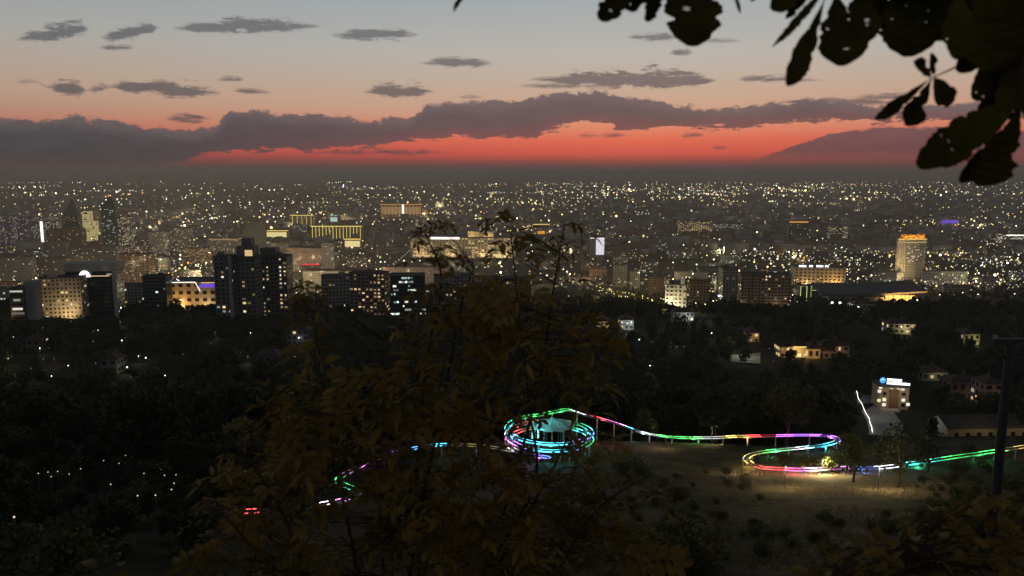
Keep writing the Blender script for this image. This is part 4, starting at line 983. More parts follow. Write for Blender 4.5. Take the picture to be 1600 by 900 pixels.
def crown_points(n, h, r, rng, kind='round'):
    """leaf positions in a lobed crown standing on z=0, hollow inside"""
    k = rng.integers(6, 11)
    lo = rng.normal(0, 1, (k, 3)); lo /= np.linalg.norm(lo, axis=1)[:, None]
    cen = lo * np.array([r * 0.55, r * 0.55, h * 0.25]); cen[:, 2] += h * 0.62
    rr_ = r * rng.uniform(0.35, 0.62, k)
    if kind == 'poplar':
        cen = np.stack([rng.normal(0, r * 0.12, k), rng.normal(0, r * 0.12, k), np.linspace(h * 0.22, h * 0.92, k)], 1); rr_ = r * np.interp(np.linspace(0, 1, k), [0, 0.4, 1], [0.42, 0.5, 0.2])
    i = rng.integers(0, k, n)
    d = rng.normal(0, 1, (n, 3)); d /= np.linalg.norm(d, axis=1)[:, None]
    q = cen[i] + d * (rr_[i] * rng.uniform(0.55, 1.08, n) ** 0.7)[:, None] * np.array([1, 1, 0.85 if kind == 'round' else 1.6])
    q[:, 2] = np.maximum(q[:, 2], h * 0.08)
    return q
def canopy(name, label, spots, per, leaf, m, seed):
    rng = np.random.default_rng(seed); Cs = []; S = []
    lib = [crown_points(per, 1.0, 0.42, rng, 'poplar' if k in (3, 7) else 'round') for k in range(10)]
    for (x, y, h) in spots:
        q = lib[rng.integers(0, 10)]; a = rng.uniform(0, 6.28); c, s_ = math.cos(a), math.sin(a); sx = rng.uniform(0.8, 1.25)
        X = (q[:, 0] * c - q[:, 1] * s_) * h * sx + x; Yv = (q[:, 0] * s_ + q[:, 1] * c) * h * sx + y
        Cs.append(np.stack([X, Yv, q[:, 2] * h + T(x, y) - 0.3], 1)); S.append(np.full(per, leaf * (0.6 + 0.05 * h)))
    C = np.concatenate(Cs); S = np.concatenate(S)
    V, Q = leaf_cloud(C, S, rng)
    me = mesh_np(name, V, Q); me.materials.append(m)
    return tag(link(name, me), label, 'trees', kind='stuff')
rt = random.Random(3); spots = []
tries = 0
while len(spots) < 2600 and tries < 30000:
    tries += 1
    Y = 1 / rt.uniform(1 / 2700, 1 / 640); x = rt.uniform(-0.72, 0.72) * Y; h = rt.uniform(6, 11.5)
    if any((x - a) ** 2 + (Y - b) ** 2 < (r * 0.8) ** 2 for a, b, r in CITY_BOXES): continue
    q = Vector((x, Y, 0)) - STREETS[0][0]; q.z = 0; t = q.dot(adir)
    if (q - adir * t).length < 12.5: continue
    pu, pv = proj((x, Y, T(x, Y) + h))
    if guarded(pu - 3, pu + 3, pv + 6, Y): continue
    spots.append((x, Y, h))
for i in range(46):                                            # the avenue's own trees
    for s_ in (-1, 1):
        p = STREETS[0][0] + adir * (100 + i * 17) + aperp * s_ * rt.uniform(14, 17); spots.append((p.x, p.y, rt.uniform(7, 10)))
canopy('city_tree_canopy', 'dark tree canopy filling the gaps between the city blocks', spots, 70, 1.25, LEAFC, 5)
# ------------------------------------------------------------------ the hillside: villas, the hotel with the sign, the shed, the pylon
def GH(u, v, h, y0=20.0):
    """where a sight line passes h metres above the ground"""
    y = y0
    while y < 3000:
        p = P(u, v, y)
        if p.z <= T(p.x, p.y) + h: return p
        y *= 1.004
    return P(u, v, 3000)
BARK = mat('dark_bark', (0.06, 0.045, 0.032), 0.9, 0.35, 6.0, bump=0.4)
# hotel on the slope with a roof sign
g = G(1398, 641, 200); Y = g.y; k = Y / F
o = thing('hillside_hotel', 'small hillside hotel with a blue and white glowing roof sign', 'hotel', (g.x, Y + 5, T(g.x, Y + 5)), R(-6))
w, d, h = 46 * k, 9.0, 9.6
b = MB(); b.box(-w / 2, w / 2, -d / 2, d / 2, -3, h); b.build('wall', W['cream'], o)
b = MB(); b.box(-w / 2 - 0.4, w / 2 + 0.4, -d / 2 - 0.5, d / 2 + 0.4, h + 0.01, h + 0.5); b.build('roof', ROOF, o)
strip(o, 'centre_bay', W['brick'], -w * 0.16, w * 0.14, -d / 2 - 0.5, -d / 2 - 0.02, -2, h - 0.8)
for x, z, kk in ((-0.32, 1.2, 'white'), (-0.32, 3.4, 'white'), (-0.32, 6.0, None), (0.32, 3.4, 'white'), (0.32, 6.0, None), (0.32, 1.2, None), (-0.5, 3.0, 'yellow'), (-0.5, 7.0, 'white'), (0.49, 1.6, 'white'), (-0.1, 8.3, 'white'), (0.12, 8.3, 'white'), (0.28, 8.3, 'white'), (-0.47, 8.8, 'white')):
    b = MB(); b.box(w * x - 0.7, w * x + 0.7, -d / 2 - 0.12, -d / 2 - 0.03, z, z + (1.3 if z < 8 else 0.7)); b.build('window', LIT[kk] if kk else GLASS, o)
sg = thing('roof_sign', None, None, (0, 0, 0)); sg.parent = o
b = MB(); b.box(-w * 0.5, w * 0.46, -d / 2 - 0.15, -d / 2 + 0.1, h + 0.52, h + 0.9)
for i in range(8): b.box(-w * 0.48 + i * w * 0.13, -w * 0.48 + i * w * 0.13 + 0.1, -d / 2 - 0.1, -d / 2, h + 0.91, h + 2.9)
b.build('sign_frame', STEEL, sg)
b = MB(); cx, cz, rr_ = -w * 0.42, h + 2.9, 1.25
b.poly([(cx + rr_ * math.cos(t), -d / 2 - 0.36, cz + rr_ * math.sin(t)) for t in np.linspace(0, 2 * math.pi, 20, endpoint=False)]); b.build('emblem', G_LINE['blue'], sg)
b = MB(); b.poly([(cx + 0.75 * math.cos(t) - 0.1, -d / 2 - 0.4, cz + 0.75 * math.sin(t)) for t in np.linspace(0.4, 3.3, 10)]); b.build('emblem_mark', glow('pale_blue_mark', (0.35, 0.7, 1.0), 1.6), sg)
rs = random.Random(8)
for z0, z1, xa, xb in ((2.75, 3.75, -0.28, 0.22), (1.35, 2.35, -0.28, 0.47)):     # two rows of glowing letters, too small to read
    x = w * xa; b = MB()
    while x < w * xb:
        lw = rs.uniform(0.42, 0.62); dz = (w * xa - x) * 0.055
        b.box(x, x + lw, -d / 2 - 0.38, -d / 2 - 0.28, h + z0 + dz, h + z1 + dz); x += lw + 0.09
    b.build('sign_letters', glow('hotel_letters', (0.95, 0.95, 1.0), 2.6), sg)
b = MB(); b.box(-w * 0.5, w * 0.1, -d / 2 - 5, -d / 2 - 0.6, -3, 0.6); b.build('terrace', TRIM, o)
lamp('wall_light', 'POINT', WARM, 260, (-w * 0.15, -d / 2 - 5.5, 7), o, 0.2)
lamp('wall_light', 'POINT', WARM, 200, (w * 0.35, -d / 2 - 5.5, 7), o, 0.2)
lamp('sign_spill', 'POINT', (0.9, 0.93, 1.0), 120, (0, -d / 2 - 2.5, h + 2), o, 0.4)
GUARD.append((1332, 1446, 584, 676, Y)); HILL = [(g.x, Y, 20)]
# drive with a line of white light along its kerb
dp = [G(1338, 615, 200), G(1341, 627, 200), G(1350, 645, 200), G(1358, 660, 200), G(1362, 672, 200), G(1363, 682, 200)]
road('drive', [p + Vector((6, 0, 0)) for p in dp[::-1]], 13, mat('pale_concrete_drive', (0.25, 0.24, 0.23), 0.9, 0.25, 0.4), 0.12)
o = thing('light_fence', 'low fence with a wavering line of white light along the hotel drive', 'fence', dp[2])
fine = []
for a, c in zip(dp[:-1], dp[1:]):
    for t in np.linspace(0, 1, 8, endpoint=False): q = a.lerp(c, t); fine.append(Vector((q.x, q.y, T(q.x, q.y) + 1.1)))
for i in range(0, len(fine), 4):
    q = fine[i] - dp[2]; b = MB(); b.tube([(q.x, q.y, q.z - 1.6), (q.x, q.y, q.z + 0.1)], 0.05, 5); b.build('post', STEEL, o)
b = MB(); b.tube([q - dp[2] for q in fine], 0.13, 5); b.build('light_strip', glow('fence_light', (1, 0.97, 0.92), 2.2, True), o)
b = MB(); b.tube([q - dp[2] - Vector((0, 0, 0.5)) for q in fine], 0.05, 5); b.build('rail', STEEL, o)
lamp('drive_light', 'POINT', (1, 0.96, 0.9), 450, (dp[3].x + 5, dp[3].y + 6, dp[3].z + 7), None, 0.4)
GUARD.append((1330, 1372, 606, 684, 265))
# long shed
Y = 262; a, c = P(1476, 684, Y), P(1640, 684, Y)
o = thing('long_shed', 'long low shed with a pale gable and dark roof below the pylon', 'building', ((a.x + c.x) / 2, Y + 6, T(a.x, Y + 6)), R(3))
w = c.x - a.x; h = 4.6
b = MB(); b.box(-w / 2, w / 2, -6, 6, -4, h); b.build('wall', W['cream'], o)
b = MB(); b.poly([(-w / 2 - 0.4, -6.6, h), (w / 2 + 0.4, -6.6, h), (w / 2 + 0.4, 0, h + 3), (-w / 2 - 0.4, 0, h + 3)]); b.poly([(-w / 2 - 0.4, 0, h + 3), (w / 2 + 0.4, 0, h + 3), (w / 2 + 0.4, 6.6, h), (-w / 2 - 0.4, 6.6, h)])
b.build('roof', ROOF, o)
b = MB(); b.poly([(-w / 2 - 0.02, -6, h - 0.01), (-w / 2 - 0.02, 6, h - 0.01), (-w / 2 - 0.02, 0, h + 2.7)]); b.build('gable', W['pale'], o)
for i in range(9):
    x = -w / 2 + 2.5 + i * w / 9; strip(o, 'window', GLASS, x, x + 1.4, -6.08, -6.01, 1.4, 3.0)
lamp('yard_light', 'POINT', WARM, 320, (-w * 0.2, -13, 8), o, 0.3); lamp('yard_light', 'POINT', WARM, 260, (w * 0.2, -13, 8), o, 0.3); lamp('gable_light', 'POINT', COOL, 90, (-w / 2 - 4, -2, 6), o, 0.2)
GUARD.append((1470, 1600, 636, 684, Y)); HILL.append(((a.x + c.x) / 2, Y + 4, 20))
# villas
def villa(label, u0, u1, vt, vb, wall='cream', lit=0.3, litk=('warm', 'white'), light=None, rot=0, Yo=None):
    loc, rz, w, d, h = at_px(u0, u1, vt, vb, 10, rot, Yo)
    o = building('villa', label, 'house', loc, rz, w, d, h, wall=wall, lit=lit, litk=litk, roof='hip', storey=3.1, bay=3.0)
    HILL.append((loc[0], loc[1], max(w, d) * 0.6)); a_ = GUARD.pop(); GUARD.append((a_[0] + 3, a_[1] - 3, a_[2], (a_[2] * 0.6 + a_[3] * 0.4), a_[4]))
    b = MB(); b.box(w * 0.1, w * 0.16, 1, 1.7, h, h + 3.8); b.build('chimney', W['brick'], o)
    if light: lamp('porch_light', 'POINT', light[0], light[1], (w * 0.1, -d / 2 - 4.5, max(4.0, T(loc[0], loc[1] - d / 2 - 4.5) - loc[2] + 3)), o, 0.25)
    return o, w, d, h
o, w, d, h = villa('wide villa lit amber all along its front, above the hotel', 1218, 1262, 541, 560, lit=0.8, litk=('yellow', 'warm'), light=(AMBER, 1500))
strip(o, 'eave_light', G_LINE['yellow'], -w * 0.1, w * 0.5, -d / 2 - 0.8, -d / 2 - 0.5, h - 0.4, h - 0.1)
villa('villa wing with a yellow lit veranda right of the wide amber villa', 1262, 1281, 545, 561, lit=0.7, litk=('yellow',), light=(AMBER, 500))
villa('reddish villa in the dark right of the amber villas', 1286, 1326, 540, 560, wall='pink', lit=0.04, light=(WARM, 120))
villa('villa with two orange lit windows in the dark wood above the court', 1168, 1186, 520, 534, lit=0.5, litk=('warm',), light=(AMBER, 260))
villa('pale house with lamps left in the wood below the avenue', 968, 990, 500, 516, wall='pale', lit=0.2, light=(COOL, 700))
villa('yellowish house beside the pale house in the wood', 930, 952, 502, 520, lit=0.2, light=((1, 0.8, 0.3), 500))
villa('house with a white lit gable below the floodlit block', 1052, 1084, 488, 502, wall='pale', lit=0.3, litk=('white',), light=(COOL, 900))
villa('house with lit windows in a row above the hotel', 1388, 1430, 506, 522, lit=0.5, litk=('yellow', 'white'), light=((1, 0.9, 0.5), 700))
villa('small house with a lime yellow lamp in the eastern wood', 1505, 1530, 522, 540, lit=0.25, litk=('yellow',), light=((0.9, 0.9, 0.3), 420))
villa('house with a warm lit corner behind the long shed', 1536, 1566, 600, 632, wall='pink', lit=0.15, litk=('white', 'warm'), light=(AMBER, 90), Yo=330)
villa('brown roofed house beside the pylon above the long shed', 1484, 1534, 598, 630, wall='brick', lit=0.06, light=(WARM, 30), Yo=340)
villa('dim house under the trees in the western wood', 158, 184, 562, 584, wall='dark', lit=0.05)
villa('house with one white lamp in the wood below the broad dark tower', 448, 482, 516, 540, wall='dark', lit=0.08, light=(COOL, 120))
villa('unlit dark house in the wood behind the sapling', 402, 436, 556, 574, wall='dark', lit=0.0)
villa('dark house in the wood at the western edge', 34, 62, 532, 550, wall='dark', lit=0.08)
villa('small house with a greenish lamp at the far end of the drive', 1440, 1480, 588, 606, wall='grey', lit=0.1, light=((0.9, 0.95, 0.4), 260), Yo=380)
# sports court
q = [G(1142, 567, 300), G(1188, 570, 300), G(1188, 553, 300), G(1142, 556, 300)]
b = MB(); b.poly([(p.x, p.y, p.z + 0.5) for p in q]); tag(b.build('sports_court', mat('pale_court_surface', (0.26, 0.25, 0.20), 0.9, 0.15, 0.3)), kind='structure')
cc = sum(q, Vector()) / 4
o = thing('court_fence', 'mesh fence with a lit rail round the pale sports court', 'fence', cc)
for i in range(10):
    p = q[3].lerp(q[2], i / 9) - cc; b = MB(); b.tube([(p.x, p.y, p.z - 0.5), (p.x, p.y, p.z + 4)], 0.06, 5); b.build('post', STEEL, o)
b = MB(); p0, p1 = q[3] - cc, q[2] - cc; b.tube([p0 + Vector((0, 0, 4)), p1 + Vector((0, 0, 4))], 0.06, 5); b.tube([p0 + Vector((0, 0, 2)), p1 + Vector((0, 0, 2))], 0.04, 5); b.build('rail', STEEL, o)
lamp('court_light', 'POINT', (1.0, 0.95, 0.75), 2600, (cc.x, cc.y + 3, cc.z + 11), None, 0.4)
GUARD.append((1136, 1194, 549, 572, 405)); HILL.append((cc.x, cc.y, 14))

# lamps on the slope, seen among the trees
PATHLAMP = (lambda: (lambda p, h1, h2: (p.mesh('post', STEEL), h1.mesh('globe', glow('path_globe', (1.0, 0.80, 0.48), 1.1)), h2.mesh('globe', glow('path_globe_bright', (0.95, 1.0, 0.75), 4.0))))(
    *(lambda p, h1, h2: (p.tube([(0, 0, -0.6), (0, 0, 0.94)], 0.04, 5), h1.ball((0, 0, 1.0), 0.075, 7, 5), h2.ball((0, 0, 1.0), 0.17, 7, 5), (p, h1, h2))[-1])(MB(), MB(), MB())))()
def path_lamp(u, v, hgt, bright, label, group, y0=20.0, r=1.0):
    p = GH(u, v, hgt, y0); z = T(p.x, p.y)
    o = thing('path_lamp', label, 'lamp', (p.x, p.y, z), 0, group)
    a = link('post', PATHLAMP[0], o); a.scale = (1, 1, hgt)
    c = link('globe', PATHLAMP[2 if bright else 1], o); c.location = (0, 0, hgt - r); c.scale = (r, r, r)
    GUARD.append((u - 1.5, u + 1.5, v - 2, v + 2, p.y)); return p
for u, v in ((28, 712), (52, 726), (75, 738), (90, 737), (125, 722), (126, 733), (162, 720), (172, 712), (186, 724), (205, 715), (173, 757), (225, 740), (257, 743), (272, 755), (284, 728), (215, 775), (243, 774), (22, 808), (60, 740), (80, 745), (108, 741), (196, 712), (275, 742), (268, 765)):
    path_lamp(u, v, 2.6, False, 'small globe lamp among the bushes of the dark western slope', 'globe lamps of the western slope', 20, 0.8)
p = path_lamp(265, 722, 3.0, True, 'brightest greenish globe lamp of the dark western slope', None); lamp('globe_light', 'POINT', (0.95, 1, 0.7), 40, (p.x, p.y - 0.4, p.z + 0.3), None, 0.15)
path_lamp(139, 653, 3.0, False, 'single tall white lamp standing in the western wood', None, 20, 1.4)
rq = random.Random(12)
for i in range(190):
    u, v = rq.choice(((rq.uniform(0, 470), rq.uniform(502, 590)), (rq.uniform(930, 1590), rq.uniform(490, 580)), (rq.uniform(1180, 1590), rq.uniform(490, 545))))
    if guarded(u - 3, u + 3, v, 300): continue
    p = path_lamp(u, v, 4.0, rq.random() < 0.25, 'garden lamp shining between the dark trees below the city', 'garden lamps of the woods', 260, rq.uniform(1.2, 2.2))
    if i % 3 == 0: lamp('garden_light', 'POINT', rq.choice(((1.0, 0.72, 0.35), (1.0, 0.85, 0.5), (0.9, 0.95, 0.6))), 520, (p.x, p.y - 0.6, p.z + 0.4), None, 0.3)
p = path_lamp(467, 528, 5, True, 'white yard lamp beside the house below the broad dark tower', None, 300, 2.2)

# dark steel pylon with a cross arm
Y = 45; tz = P(1572, 538, Y).z; px = P(1572, 600, Y).x
o = thing('pylon', 'tall dark steel pylon with a cross arm, standing on the slope', 'pylon', (px, Y, T(px, Y)))
hh = tz - T(px, Y)
b = MB(); b.tube([(0, 0, -0.5), (0, 0, hh)], [0.30, 0.22], 12); b.build('mast', mat('dark_galvanised_steel', (0.075, 0.075, 0.08), 0.7, 0.25, 2.0, metal=0.5), o)
b = MB(); b.box(-1.0, 1.3, -0.18, 0.18, hh + 0.01, hh + 0.34); b.build('cross_arm', MATS['dark_galvanised_steel'], o)
b = MB(); b.tube([(0, 0, hh - 1.1), (0.95, 0, hh)], 0.06, 6); b.tube([(0, 0, hh - 1.1), (-0.8, 0, hh)], 0.06, 6); b.build('brace', MATS['dark_galvanised_steel'], o)
for s_ in (-0.8, 1.1):
    b = MB(); b.tube([(s_ - 0.12, -0.1, hh + 0.35), (s_ - 0.12, -0.1, hh + 0.55)], 0.12, 8); b.build('insulator', TRIM, o)
b = MB()
for i in range(18): b.tube([(-0.33, -0.02, 0.8 + i * 0.65), (-0.55, -0.02, 0.8 + i * 0.65)], 0.02, 5)
b.build('climbing_rungs', MATS['dark_galvanised_steel'], o)

# ------------------------------------------------------------------ the lit rail coaster
CC = {'y': (1.0, 0.72, 0.16), 'g': (0.06, 0.95, 0.16), 't': (0.04, 0.75, 0.55), 'c': (0.08, 0.75, 0.95), 'b': (0.16, 0.28, 1.0), 'w': (0.9, 0.92, 1.0), 'p': (0.95, 0.22, 0.85), 'v': (0.45, 0.16, 1.0), 'r': (1.0, 0.06, 0.07)}
rled = random.Random(14)
ctrl = [(1700, 684, 130, 'y'), (1600, 698, 124, 'y'), (1555, 705, 121, 'g'), (1500, 713, 118, 'g'), (1460, 719, 116, 't'), (1425, 724, 114, 't'), (1400, 728, 112, 'w'), (1360, 734, 110, 'b'), (1310, 739, 109, 'p'),
        (1265, 742, 108, 'p'), (1225, 738, 109, 'r'), (1188, 730, 111, 'r'), (1168, 720, 115, 'y'), (1172, 711, 120, 'y'), (1200, 705, 125, 'g'), (1240, 701, 129, 'w'), (1268, 698, 132, 'c'), (1295, 694, 135, 'c'),
        (1309, 688, 139, 'v'), (1300, 682, 144, 'v'), (1265, 680, 147, 'v'), (1200, 681, 150, 'r'), (1150, 682, 149, 'y'), (1118, 684, 148, 'w'), (1085, 684, 147, 'g'), (1050, 683, 146, 'g'), (1015, 678, 144, 'w'), (992, 671, 142, 'c'),
        (965, 661, 139, 'p'), (938, 653, 136, 'r'), (912, 647, 133, 'w'), (885, 640, 131, 'g')]
path = [(P(u, v, Y), c_) for u, v, Y, c_ in ctrl]
hc = P(858, 680, 122); r_ = 6.6                                # helix: three turns round the light mast
a0 = math.atan2(path[-1][0].y - hc.y, path[-1][0].x - hc.x)
seq = 'ggtccccvbcgyrrwpvcbgtcgyrprwvb'
nh = 34; z_top = path[-1][0].z
for i in range(1, nh + 1):
    t = i / nh; a = a0 + t * 2 * math.pi * 2.55
    z = z_top + (197.2 - z_top) * t
    path.append((Vector((hc.x + r_ * math.cos(a), hc.y + r_ * math.sin(a), z)), seq[int(t * (len(seq) - 1))]))
for u, v, Y, c_ in ((760, 698, 117, 'y'), (690, 695, 119, 'c'), (640, 702, 118, 'b'), (600, 712, 115, 'p'), (560, 730, 108, 'p'), (535, 755, 99, 'g'), (532, 778, 92, 'g'), (556, 800, 86, 't'), (558, 824, 81, 'b'), (538, 844, 77, 'p'), (508, 855, 74, 'w'), (458, 873, 70, 'r'), (380, 884, 67, 'r')):
    path.append((P(u, v, Y), c_))
def catmull(ps, n=6):
    out = []
    for i in range(len(ps) - 1):
        p0, p1, p2, p3 = (ps[max(i - 1, 0)][0], ps[i][0], ps[i + 1][0], ps[min(i + 2, len(ps) - 1)][0])
        for k_ in range(n):
            t = k_ / n; q = 0.5 * ((2 * p1) + (p2 - p0) * t + (2 * p0 - 5 * p1 + 4 * p2 - p3) * t * t + (3 * p1 - p0 - 3 * p2 + p3) * t ** 3)
            out.append((q, ps[i][1] if t < 0.5 else ps[i + 1][1]))
    out.append(ps[-1]); return out
tr = catmull(path, 5)
# never below the slope
tr = [(Vector((q.x, q.y, max(q.z, T(q.x, q.y) + 0.7))), c_) for q, c_ in tr]
base = Vector((hc.x, hc.y, T(hc.x, hc.y)))
coaster = thing('coaster_track', 'winding rail coaster track edged with rainbow coloured light strips', 'coaster', base)
TS = mat('track_steel', (0.30, 0.31, 0.33), 0.45, 0.2, 3.0, metal=0.6)
pos = [q - base for q, _ in tr]; side = []
for i in range(len(pos)):
    d_ = pos[min(i + 1, len(pos) - 1)] - pos[max(i - 1, 0)]; d_.z = 0; d_.normalize(); side.append(Vector((d_.y, -d_.x, 0)))
for s_ in (-1, 1):
    b = MB(); b.tube([p + q * 0.36 * s_ for p, q in zip(pos, side)], 0.05, 6); b.build('rail', TS, coaster)
b = MB(); b.tube([p - Vector((0, 0, 0.28)) for p in pos], 0.09, 6); b.build('spine_tube', TS, coaster)
sl = MB(); sl.box(-0.42, 0.42, -0.06, 0.06, -0.10, -0.05); slm = sl.mesh('sleeper', TS)
ac = 0.0; nsl = 0; lastp = 0.0
for i in range(1, len(pos)):
    ac += (pos[i] - pos[i - 1]).length
    if ac - nsl * 1.25 > 1.25 and nsl < 295:
        s0 = link('sleeper', slm, coaster); s0.location = pos[i]; s0.rotation_euler = (0, 0, math.atan2(side[i].y, side[i].x)); nsl = int(ac / 1.25)
    if ac - lastp > 4.6:
        lastp = ac; q = tr[i][0]; g_ = T(q.x, q.y); 
        if q.z - g_ > 0.5:
            b = MB(); p = pos[i]; b.tube([(p.x, p.y, g_ - base.z - 0.4), (p.x, p.y, p.z - 0.3)], 0.13, 8); b.build('support_post', mat('pale_post_paint', (0.42, 0.42, 0.44), 0.6, 0.15, 2.0), coaster)
pc = [Vector(CC[c_]) for _, c_ in path]                       # colours run into each other along the strip
i = 0
while i < len(pos) - 1:
    j = min(i + 2, len(pos) - 1); t_ = i / 5.0; k_ = min(int(t_), len(pc) - 2)
    ease = min(1.0, max(0.0, (t_ - k_ - 0.3) / 0.4)); c_ = pc[k_].lerp(pc[k_ + 1], ease)
    s_hot = rled.choices((9.0, 5.0, 2.0, 0.7, 0.2), (2.4, 3.2, 3, 2.2, 1.4))[0]
    b = MB()
    for s_ in (-1, 1): b.tube([p + q * 0.47 * s_ + Vector((0, 0, 0.02)) for p, q in zip(pos[i:j + 1], side[i:j + 1])], 0.05 if s_ > 0 else 0.028, 5)
    if i % 12 == 0 and i / len(pos) < 0.5: lamp('strip_light', 'POINT', tuple(c_), 240, tuple(pos[i] + Vector((0, -0.5, -0.2))), coaster, 0.25)
    if i / len(pos) < 0.94 or rled.random() < 0.5: b.build('light_strip', glow('led_%d' % i, tuple(c_), s_hot, True), coaster)
    i = j
for q, _ in tr[::2]:
    pu, pv = proj(q); GUARD.append((pu - 6, pu + 6, pv - 4, pv + 6, q.y))
# light mast inside the spiral
mz = T(hc.x - 1.6, hc.y); o = thing('light_mast', 'mast with two cyan glowing tubes inside the coaster spiral', 'light mast', (hc.x - 2.2, hc.y, mz))
top_z = P(826, 656, hc.y).z - mz
b = MB(); b.tube([(0, 0, -0.4), (0, 0, top_z + 0.3)], 0.10, 8); b.build('mast', STEEL, o)
for s_ in (-0.45, 0.45):
    b = MB(); b.tube([(s_, -0.15, top_z - 3.0), (s_, -0.15, top_z)], 0.12, 8); b.build('light_tube', glow('cyan_tube', (0.30, 0.95, 0.90), 1.8, True), o)
    b = MB(); b.tube([(0, 0, top_z - 0.4), (s_, -0.15, top_z - 0.4)], 0.04, 5); b.build('bracket', STEEL, o)
lamp('mast_light', 'POINT', (0.15, 0.95, 0.9), 300, (0.3, -2.6, top_z - 0.4), o, 0.3)
tent = thing('round_tent', 'round peaked tent glowing turquoise inside the coaster spiral', 'tent', (hc.x + 0.6, hc.y + 0.8, T(hc.x, hc.y)))
zt = P(830, 654, hc.y).z - T(hc.x, hc.y); zr = P(830, 667, hc.y).z - T(hc.x, hc.y)
CANV = mat('pale_canvas', (0.55, 0.58, 0.58), 0.8, 0.15, 1.5, trans=0.4)
for k_ in range(10):
    a0_, a1_ = 2 * math.pi * k_ / 10, 2 * math.pi * (k_ + 1) / 10; b = MB()
    e0, e1 = (3.6 * math.cos(a0_), 3.6 * math.sin(a0_)), (3.6 * math.cos(a1_), 3.6 * math.sin(a1_)); mm = ((e0[0] + e1[0]) / 4, (e0[1] + e1[1]) / 4)
    b.poly([(0, 0, zt), (e0[0] * 0.5, e0[1] * 0.5, (zt + zr) / 2 - 0.25), (mm[0], mm[1], (zt + zr) / 2 - 0.35), (e1[0] * 0.5, e1[1] * 0.5, (zt + zr) / 2 - 0.25)])
    b.poly([(e0[0] * 0.5, e0[1] * 0.5, (zt + zr) / 2 - 0.25), (*e0, zr), ((e0[0] + e1[0]) / 2, (e0[1] + e1[1]) / 2, zr + 0.12), (mm[0], mm[1], (zt + zr) / 2 - 0.35)])
    b.poly([(mm[0], mm[1], (zt + zr) / 2 - 0.35), ((e0[0] + e1[0]) / 2, (e0[1] + e1[1]) / 2, zr + 0.12), (*e1, zr), (e1[0] * 0.5, e1[1] * 0.5, (zt + zr) / 2 - 0.25)])
    b.build('canvas_panel', CANV, tent)
    b = MB(); b.tube([(*e0, -0.6), (*e0, zr)], 0.05, 6); b.build('tent_pole', STEEL, tent)
lamp('tent_light', 'POINT', (0.10, 0.9, 0.85), 110, (0, 0, zr - 0.6), tent, 0.3)
# kiosk
q = GH(810, 748, 0.0, 60); o = thing('ticket_kiosk', 'small pale ticket kiosk below the coaster spiral', 'kiosk', (q.x, q.y, T(q.x, q.y)), R(8))
b = MB(); b.box(-1.9, 1.9, -1.4, 1.4, -0.5, 2.7); b.build('wall', W['lilac'], o)
b = MB(); b.box(-2.2, 2.2, -1.8, 1.7, 2.71, 2.95); b.build('roof', ROOF, o)
strip(o, 'hatch', GLASS, -0.8, 0.8, -1.46, -1.41, 1.0, 2.0); strip(o, 'counter', TRIM, -1.0, 1.0, -1.8, -1.42, 0.85, 0.95)
lamp('kiosk_light', 'POINT', (1.0, 0.75, 0.95), 26, (0.5, -4, 3.2), o, 0.15)
GUARD.append((786, 836, 705, 752, q.y))
# hooded lamp post by the clearing
def hooded(u, v, hgt, label, power, col=(1.0, 0.80, 0.45), cone=150, y0=60, aimoff=(0, 0)):
    q = GH(u, v, 0.0, y0); o = thing('hooded_lamp_post', label, 'lamp post', (q.x, q.y, T(q.x, q.y)))
    b = MB(); b.tube([(0, 0, -0.4), (0, 0, hgt)], [0.07, 0.05], 8); b.tube([(0, 0, hgt), (0.3, -1.5, hgt + 0.15)], 0.04, 6); b.build('post', MATS['dark_galvanised_steel'], o)
    b = MB(); b.box(0.12, 0.5, -1.95, -1.4, hgt + 0.1, hgt + 0.26); b.build('hood', MATS['dark_galvanised_steel'], o)
    b = MB(); b.box(0.16, 0.46, -1.91, -1.44, hgt + 0.06, hgt + 0.09); b.build('lens', glow('hooded_lens', col, 1.0), o)
    lamp('lamp_light', 'SPOT', col, power, (0.31, -1.68, hgt + 0.03), o, 0.15, (0.31 + aimoff[0], -1.68 + aimoff[1], 0), cone, 0.7)
    return o
def bollard(u, v, hgt, power, label, col=(1.0, 0.80, 0.40), y0=60):
    """garden lantern: short dark post, cap, bright glass between"""
    q = GH(u, v, 0.0, y0); o = thing('garden_lantern', label, 'lantern', (q.x, q.y, T(q.x, q.y)))
    b = MB(); b.tube([(0, 0, -0.4), (0, 0, hgt)], [0.05, 0.04], 8); b.build('post', MATS['dark_galvanised_steel'], o)
    b = MB(); b.tube([(0, 0, hgt + 0.20), (0, 0, hgt + 0.26)], [0.16, 0.03], 8); b.build('cap', MATS['dark_galvanised_steel'], o)
    b = MB(); b.tube([(0, 0, hgt + 0.01), (0, 0, hgt + 0.19)], 0.06, 8); b.build('glass', glow('lantern_glass', (1.0, 0.8, 0.45), 1.2), o)
    lamp('lantern_light', 'POINT', col, power, (0, -0.25, hgt + 0.15), o, 0.12)
bollard(1226, 762, 2.6, 520, 'garden lantern at the left end of the bare clearing')
bollard(1284, 741, 1.8, 2200, 'garden lantern right before the lit bushes of the coaster bend', (1.0, 0.88, 0.42))
bollard(1372, 766, 2.8, 900, 'garden lantern near the forked tree in the bare clearing')
bollard(1160, 740, 2.2, 420, 'garden lantern outside the turn of the coaster rail', (1.0, 0.72, 0.38))
bollard(1040, 700, 2.0, 300, 'garden lantern below the green stretch of the upper coaster run', (1.0, 0.74, 0.40), 100)
hooded(1112, 694, 4.0, 'short lamp post under the upper run of the coaster', 2600, (1.0, 0.75, 0.42), 160, 100, (-3, 0))

